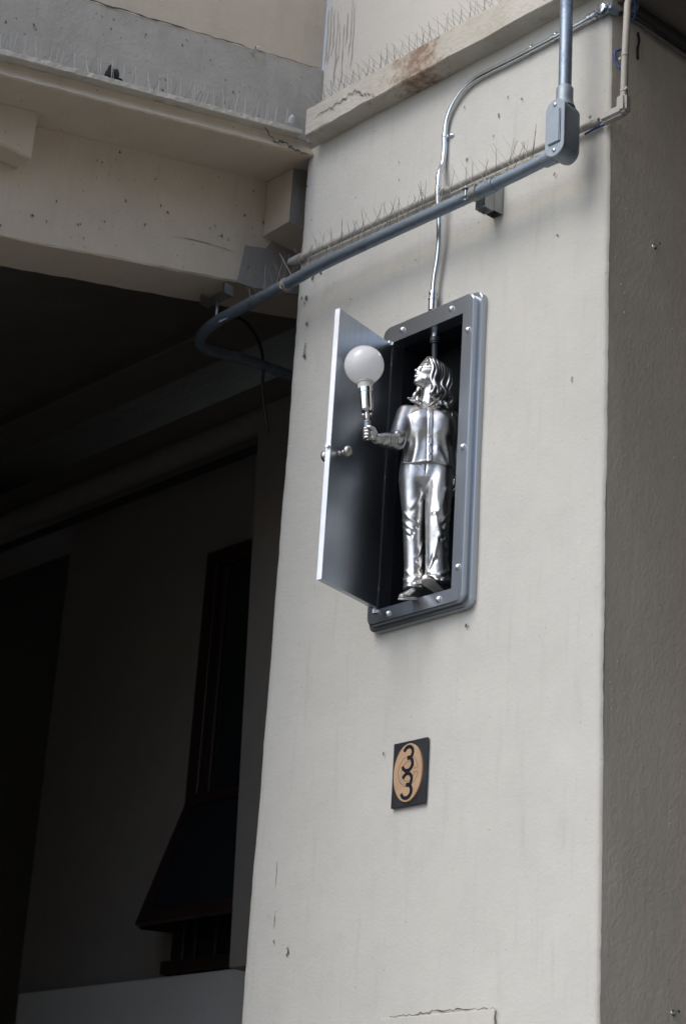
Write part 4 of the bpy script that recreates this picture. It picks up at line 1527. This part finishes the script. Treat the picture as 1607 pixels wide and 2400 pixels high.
def shirt_sdf(P):
    z, u, w = P[..., 2], P[..., 0], P[..., 1]
    d = column(P, TORSO)
    d = smin(d, ell(P, (-.028, WC + .030, 4.176), (.030, .027, .040)), .030)
    d = smin(d, ell(P, (.046, WC + .030, 4.178), (.030, .027, .040)), .030)
    # sleeves
    mid = (SH_R + EL_R) / 2
    sl = chain(P, [SH_R, mid, EL_R], [.0300, .0290, .0250])
    sl = smin(sl, cap(P, EL_R, EL_R + (WR_R - EL_R) * .55, .0240, .0215), .010)
    sl = smin(sl, cap(P, EL_R + (WR_R - EL_R) * .5, WR_R, .0215, .0155), .006)
    ax = (WR_R - EL_R) / np.linalg.norm(WR_R - EL_R)
    pe = (P - EL_R) @ ax
    L_ = np.linalg.norm(WR_R - EL_R)
    sl = sl - .0007 * np.sin(pe * 470 + 3 * np.sin(u * 160)) * np.clip(pe / .02, 0, 1) - .0012 * np.exp(-((pe - L_ * .93) / .004) ** 2)
    for a_, b_, am in ((SH_R + (-.020, .022, -.050), EL_R + (.022, .004, .020), .0035), (SH_R + (-.026, .010, -.080), EL_R + (.020, .014, .004), .0040), (EL_R + (-.012, .020, .030), EL_R + (.024, .010, .030), .0036), (SH_R + (.008, .030, -.030), SH_R + (-.022, .016, -.060), .0028),
                       (EL_R + (.005, .022, .004), EL_R + (-.04, .045, -.004), .0028), (EL_R + (.008, .018, -.012), EL_R + (-.030, .040, -.018), .0024)):
        sl = sl + ridge(P, [a_, (np.asarray(a_) + b_) / 2 + (.003, .002, -.004), b_], .0055, am)
    cut = (P - WR_R) @ ax
    sl = smax(sl, cut - .001, .001)
    d = smin(d, sl, .009)
    d = d + ridge(P, [onfront(-.060, 4.250, .0), onfront(-.0685, 4.225, .002), onfront(-.068, 4.195, .002), onfront(-.0700, 4.165, .0)], .0030, -.0030)
    d = d + ridge(P, [onfront(-.055, 4.250, .0), onfront(-.0640, 4.225, .002), onfront(-.0635, 4.195, .002), onfront(-.0655, 4.10, .0)], .0030, .0022)
    sl2 = chain(P, [SH_L, EL_L, HD_L + np.array((0, 0, .028))], [.0300, .0240, .0150])
    d = smin(d, sl2, .007)
    d = d + ridge(P, [onfront(.068, 4.25, .0), onfront(.074, 4.22, .0), onfront(.075, 4.15, .0)], .0030, -.0034)
    # drapery of the front: long soft folds falling from the bust
    for (u0, z0), (u1, z1), wd, am in (((-.026, 4.150), (-.037, 4.042), .0095, .0036), ((-.052, 4.165), (-.064, 4.050), .0090, .0034), ((.030, 4.150), (.034, 4.080), .0110, .0030), ((.052, 4.140), (.072, 4.044), .0095, .0042),
                                       ((.024, 4.235), (.060, 4.200), .0100, .0022), ((-.014, 4.235), (-.050, 4.205), .0100, .0022), ((.066, 4.205), (.080, 4.130), .0080, .0034), ((.034, 4.095), (.060, 4.046), .0085, .0030)):
        d = d + ridge(P, [onfront(u0, z0), onfront((u0 + u1) / 2 + .004, (z0 + z1) / 2), onfront(u1, z1)], wd, am)
    # placket, buttons and collar
    pk = [onfront(.004 + .006 * (4.238 - zz) / .2, zz, .0) for zz in (4.238, 4.20, 4.16, 4.12, 4.08, 4.035)]
    dp = np.maximum(np.abs(u - (.0070 + .006 * (4.238 - z) / .2)) - .0062, np.maximum(z - 4.240, 4.02 - z))
    front = w > WC
    d = d - .0016 * np.clip(1 - dp / .0014, 0, 1) * front
    d = d + ridge(P, [p + (-.0068, 0, 0) for p in pk], .0013, -.0013)
    for zz in (4.205, 4.172, 4.140, 4.108, 4.076, 4.050):
        d = smin(d, ell(P, onfront(.006 + .006 * (4.238 - zz) / .2, zz, .0022), (.0028, .0016, .0028)), .0008)
    # open neck and collar leaves
    d = smax(d, -cap(P, (.002, WC + .030, 4.292), (.003, WC + .050, 4.246), .0175, .0040), .003)
    d = smax(d, -cap(P, (.000, WC + .004, 4.272), (.000, WC - .002, 4.33), .0262), .002)
    for sg, lst in ((-1, ((-.026, -.026, 4.281), (-.0275, .006, 4.272), (-.015, .026, 4.256), (.0015, .030, 4.241))), (1, ((.030, -.030, 4.281), (.0315, .002, 4.272), (.019, .025, 4.257), (.0055, .030, 4.241)))):
        pts = [np.array(p) for p in lst]
        d = smin(d, chain(P, pts, [.0046, .0048, .0044, .0026]), .0022)
        out = [p + np.array((sg * .008, .003, -.010)) for p in pts[:3]]
        d = smin(d, chain(P, out, [.0042, .0044, .0040]), .0050)
        d = d + ridge(P, [p + np.array((sg * .011, .005, -.016)) for p in pts[:3]] + [pts[3] + np.array((sg * .004, .002, -.004))], .0022, -.0024)
    # hem
    hem = 4.047 + .004 * np.sin(u * 60 + .6) + .10 * np.maximum(u - .02, 0) * .25 - .49 * (w - WC - .05) * .0
    d = d - .0012 * np.exp(-((z - hem - .004) / .003) ** 2)
    return smax(d, hem - z, .0015)


cast("shirt", shirt_sdf, (-.19, -.105, 4.00), (.132, .130, 4.30), .00150, M['polished'], statue, 1)


def fold(P, a, m, b, wd, am):
    return ridge(P, [np.asarray(a), np.asarray(m), np.asarray(b)], wd, am)


def lpt(st, z, ang, out=0.0):
    """a point on a leg surface; ang 0 = right side, 90 = towards the viewer"""
    s = np.array(st)
    uc, wc, a, b = (float(np.interp(z, s[:, 0], s[:, i])) for i in (1, 2, 3, 4))
    a_ = math.radians(ang)
    return np.array((uc + (a + out) * math.cos(a_), wc + (b + out) * math.sin(a_), z))


def trousers_sdf(P):
    z, u, w = P[..., 2], P[..., 0], P[..., 1]
    r = column(P, LEG_R, 2.0)
    l = column(P, LEG_L, 2.0)
    # folds on the standing leg
    for (z0, a0), (z1, a1), wd, am in (((3.885, 150), (3.850, 70), .0060, .0030), ((3.868, 175), (3.830, 95), .0050, .0034), ((3.845, 170), (3.815, 110), .0050, .0026), ((3.80, 20), (3.74, 75), .0060, .0030), ((3.775, 5), (3.71, 50), .0060, .0030),
                                       ((3.80, 95), (3.66, 100), .0065, .0028), ((3.700, 160), (3.672, 80), .0055, .0040), ((3.690, 30), (3.664, 95), .0050, .0040), ((3.672, 170), (3.650, 90), .0050, .0042), ((3.668, 20), (3.650, 80), .0050, .0040), ((3.95, 40), (3.90, 100), .0080, .0024)):
        r = r + ridge(P, [lpt(LEG_R, z0, a0), lpt(LEG_R, (z0 + z1) / 2 - .003, (a0 + a1) / 2), lpt(LEG_R, z1, a1)], wd, am)
        r = r + ridge(P, [lpt(LEG_R, z0 - .010, a0), lpt(LEG_R, z1 - .012, a1)], wd * .8, -am * .6)
    # folds on the stepping leg
    for (z0, a0), (z1, a1), wd, am in (((3.905, 0), (3.850, 60), .0050, .0042), ((3.885, -10), (3.825, 50), .0048, .0044), ((3.865, -15), (3.790, 45), .0048, .0046), ((3.845, -15), (3.765, 35), .0046, .0044), ((3.825, -20), (3.740, 20), .0046, .0036),
                                       ((3.870, 105), (3.800, 78), .0070, .0050), ((3.800, 78), (3.730, 105), .0065, .0052), ((3.730, 105), (3.685, 140), .0060, .0050), ((3.685, 150), (3.672, 80), .0050, .0050), ((3.700, 10), (3.672, 80), .0052, .0042),
                                       ((3.730, -10), (3.690, 40), .0050, .0038), ((3.678, 165), (3.655, 90), .0048, .0044), ((3.672, 0), (3.655, 70), .0048, .0042), ((3.96, 60), (3.88, 82), .0090, .0030), ((3.99, 120), (3.90, 100), .0090, .0020)):
        l = l + ridge(P, [lpt(LEG_L, z0, a0), lpt(LEG_L, (z0 + z1) / 2 - .003, (a0 + a1) / 2), lpt(LEG_L, z1, a1)], wd, am)
        l = l + ridge(P, [lpt(LEG_L, z0 - .011, a0), lpt(LEG_L, z1 - .012, a1)], wd * .8, -am * .6)
    d = np.minimum(r, l)
    d = smin(d, column(P, HIPS), .007)
    # fly, creases of the crotch, waistband
    zc = 4.012
    d = d + ridge(P, [np.array((.004, WC + .053, 4.062)), np.array((.003, WC + .053, 4.030)), np.array((.001, WC + .048, 4.000))], .0022, -.0030)
    for (a, b, am) in (((-.002, 4.012), (-.030, 4.030), .0026), ((-.001, 4.020), (-.022, 4.044), .0024), ((.006, 4.012), (.036, 4.030), .0028), ((.006, 4.020), (.030, 4.046), .0026), ((.006, 4.004), (.040, 4.014), .0024), ((-.003, 4.003), (-.034, 4.012), .0020)):
        d = d + ridge(P, [np.array((a[0], WC + .050, a[1])), np.array((b[0], WC + .047, b[1]))], .0032, am)
    # open ends of the trouser legs
    d = np.maximum(d, 4.0 - z if False else 3.64 - z)
    hemL = 3.655 + .30 * (w - .02) * -.25
    d = np.where(u > .0135 + .0 * z, np.maximum(d, hemL - z), d)
    return d


cast("trousers", trousers_sdf, (-.085, -.09, 3.625), (.105, .075, 4.062), .00165, M['polished'], statue, 1)


def shoe(heel, toe, up, wd, part='upper'):
    f_ = (toe - heel); Ls = np.linalg.norm(f_); f_ = f_ / Ls
    up = up - f_ * (up @ f_); up = up / np.linalg.norm(up)
    sd = np.cross(f_, up)
    B = np.stack((f_, sd, up))

    def fn(P):
        q = (P - heel) @ B.T.astype(np.float32)
        x_, y_, z_ = q[..., 0], q[..., 1], q[..., 2]
        a = np.clip(x_ / Ls, 0, 1)
        hw = wd * np.interp(a, (0, .08, .3, .55, .75, .92, 1), (.42, .72, .72, .84, 1.0, .78, .40)).astype(np.float32)
        hh = np.interp(a, (0, .1, .35, .6, .85, 1), (.036, .042, .036, .024, .018, .012)).astype(np.float32)
        d = ((np.abs(y_ / hw) ** 2.4 + np.abs((z_) / hh) ** 2.2) ** (1 / 2.3) - 1) * np.minimum(hw, hh)
        d = np.maximum(d, np.maximum(-x_ - .001, x_ - Ls))
        d = smax(d, -z_, .002)
        if part == 'upper':
            return d
        sole = smax(np.abs(y_) - (hw + .0010), np.abs(z_ + .0018) - .0026, .0015)
        return smax(sole, np.maximum(-x_ - .002, x_ - Ls - .001), .003)
    return fn


aR = (np.array((.006, -.028, 3.622)), np.array((-.0530, .062, 3.586)), np.array((0, .25, 1.0)), .0190)
shR = cast("shoe", shoe(*aR), (-.085, -.05, 3.565), (.045, .085, 3.675), .00130, M['polished'], statue, 1)
cast("sole", shoe(*aR, 'sole'), (-.085, -.05, 3.565), (.045, .085, 3.675), .00130, M['dull_cast'], shR, 1)
aL = (np.array((.0640, .004, 3.6350)), np.array((.0110, .086, 3.6460)), np.array((-.10, -.22, 1.0)), .0200)
shL = cast("shoe", shoe(*aL), (-.020, -.02, 3.605), (.100, .115, 3.710), .00130, M['polished'], statue, 1)
cast("sole", shoe(*aL, 'sole'), (-.020, -.02, 3.605), (.100, .115, 3.710), .00130, M['dull_cast'], shL, 1)


# hair: a cap parted in the middle and many wavy locks
locks = []
lr = np.random.default_rng(5)
locks = []
NL = 8
for sg in (1, -1):
    for i in range(NL):
        q = i / (NL - 1)                                # 0 = along the face, 1 = back of the head
        root = hp(.026 - .052 * q, sg * .003, .049 + .008 * math.sin(math.pi * min(1, q * .9 + .25)) - .005 * q)
        brow = hp(.027 - .070 * q, sg * (.034 + .007 * math.sin(math.pi * q)), .030 - .004 * q)
        side = hp(.012 - .074 * q, sg * (.0480 - .016 * q * q), -.006 - .004 * q)
        low = hp(.004 - .072 * q, sg * (.0520 - .018 * q), -.043)
        if sg > 0:
            nk = low + np.array((.006, .008, -.026))
            end = low + np.array((.008 - .010 * q, .016, -.050 - .006 * math.sin(i * 2.1)))
            tip = end + np.array((-.014 + .016 * q, .004, -.010 + .004 * math.sin(i)))
        else:
            nk = low + np.array((-.006, .004, -.020))
            end = low + np.array((-.014, .008, -.032 - .004 * math.sin(i)))
            tip = end + np.array((-.012, .006, -.002))
        ctrl = bezier_pts([root, brow, side, low, nk, end, tip], 6)
        pts = []
        a1, a2, p1, p2 = lr.uniform(13, 16), lr.uniform(10, 13), lr.uniform(-.6, .6), lr.uniform(0, 6)
        for j, p in enumerate(ctrl):
            v = j / (len(ctrl) - 1)
            amp = .0046 * min(1, v * 1.7)
            pts.append(np.array(p) + amp * math.sin(a1 * v + p1 + sg) * hf * .9 + amp * .6 * math.cos(a2 * v + p2) * hs * sg)
        b_ = lr.uniform(.9, 1.25)
        rs = [b_ * (.0046 + .0028 * math.sin(math.pi * min(1, .10 + .72 * j / (len(pts) - 1)))) for j in range(len(pts))]
        rs[-3], rs[-2], rs[-1] = .0064, .0058, .0046
        locks.append((pts, rs))


def hair_sdf(P):
    d = ell(P, hp(-.011, 0, .010), (.0440, .0385, .0445), HB)
    back = cap(P, hp(-.024, .004, -.010), hp(-.018, .006, -.010) + np.array((.006, -.004, -.060)), .029, .027)
    d = smin(d, back, .015)
    d = smax(d, -ell(P, hp(.046, 0, -.012), (.030, .034, .058), HB), .005)
    d = smax(d, -cap(P, hp(.014, 0, -.050), hp(.014, 0, -.050) + np.array((.002, .03, -.06)), .022), .004)
    L_ = None
    shp = P.shape[:-1]
    for pts, rs in locks:
        lo_, hi_ = np.min(pts, 0) - .016, np.max(pts, 0) + .016
        m = np.all((P > lo_) & (P < hi_), -1)
        if not m.any():
            continue
        f = np.full(shp, .03, np.float32)
        f[m] = chain(P[m], pts, rs)
        L_ = f if L_ is None else smin(L_, f, .0008)
    return d if L_ is None else smin(d, L_, .0012)


cast("hair", hair_sdf, (-.105, -.115, 4.220), (.105, .075, 4.448), .00125, M['polished'], statue, 0)

# ------------------------------------------------------------------ the globe lamp held up in the fist
def wld(p):
    return Vector(SO + SU * p[0] + SW * p[1] + np.array((0, 0, p[2])))


def wdir(v):
    return Vector(SU * v[0] + SW * v[1] + np.array((0, 0, v[2])))


lamp = empty("globe_lamp", wld(HAND), "white glass globe lamp in a chrome holder raised in the statue's fist", "lamp")
LA = wdir(LAX)
G = wld(np.array((-.2015, .120, 4.3227)))
H0 = wld(HAND)
axd = (G - H0)
LA = axd.normalized()
dist = axd.length
bm = new()
R0 = .0620
prof = []
for k in range(41):
    a = math.pi * (.098 + .902 * k / 40)
    prof.append((dist - R0 * math.cos(a), R0 * math.sin(a)))
prof[-1] = (dist + R0, 0)
prof = [(dist - R0 - .002, .0205), (dist - R0 + .0005, .0200)] + prof
lathe(bm, H0, LA, prof, 48)
obj("globe", bm, M['opal'], lamp, smooth=True)
bm = new()
b0 = dist - R0
lathe(bm, H0, LA, [(b0 - .0185, .0222), (b0 - .006, .0238), (b0 - .004, .0238), (b0 - .0035, .0222), (b0 - .001, .0222), (b0 - .0005, .0258), (b0 + .0045, .0262), (b0 + .006, .0225)], 40)
obj("collar", bm, M['offwhite'], lamp, smooth=True, angle=35)
bm = new()
lathe(bm, H0, LA, [(b0 - .096, .010), (b0 - .0955, .0180), (b0 - .093, .0200), (b0 - .089, .0206), (b0 - .036, .0222), (b0 - .0355, .0212), (b0 - .034, .0212), (b0 - .0335, .0232), (b0 - .019, .0236), (b0 - .0185, .0222), (b0 - .018, .010)], 40)
obj("lamp_holder", bm, M['chrome'], lamp, smooth=True, angle=35)
bm = new()
lathe(bm, H0, LA, [(.034, .0060), (.0345, .0064), (b0 - .096, .0064)], 18)
stem = obj("stem", bm, M['chrome'], lamp, smooth=True, angle=40)
bm = new()
sdv = wdir(LE1)
for off, tw in ((-.011, .0), (.012, .1)):
    c_ = H0 + LA * (b0 - .106 + tw * .02) + sdv * off
    bmesh.ops.create_icosphere(bm, subdivisions=2, radius=.0042, matrix=Matrix.Translation(c_) @ Matrix.Diagonal((1, 1, 1.5, 1)))
tube(bm, [H0 + LA * (b0 - .106) - sdv * .013, H0 + LA * (b0 - .104) + sdv * .014], .0024, 8)
obj("thumb_screw", bm, M['chrome'], lamp, smooth=True)
bm = new()
lathe(bm, H0, LA, [(.012, .0085), (.017, .0085), (.0175, .0105), (.036, .0105), (.0365, .0120), (.041, .0120), (.042, .0090), (.045, .0066)], 24)
obj("coupling", bm, M['galv_cast'], lamp, smooth=True, angle=40)
bm = new()
lathe(bm, H0, LA, [(-.0235, .006), (-.023, .0078), (.012, .0078)], 20)
obj("handle", bm, M['satin'], lamp, smooth=True, angle=40)
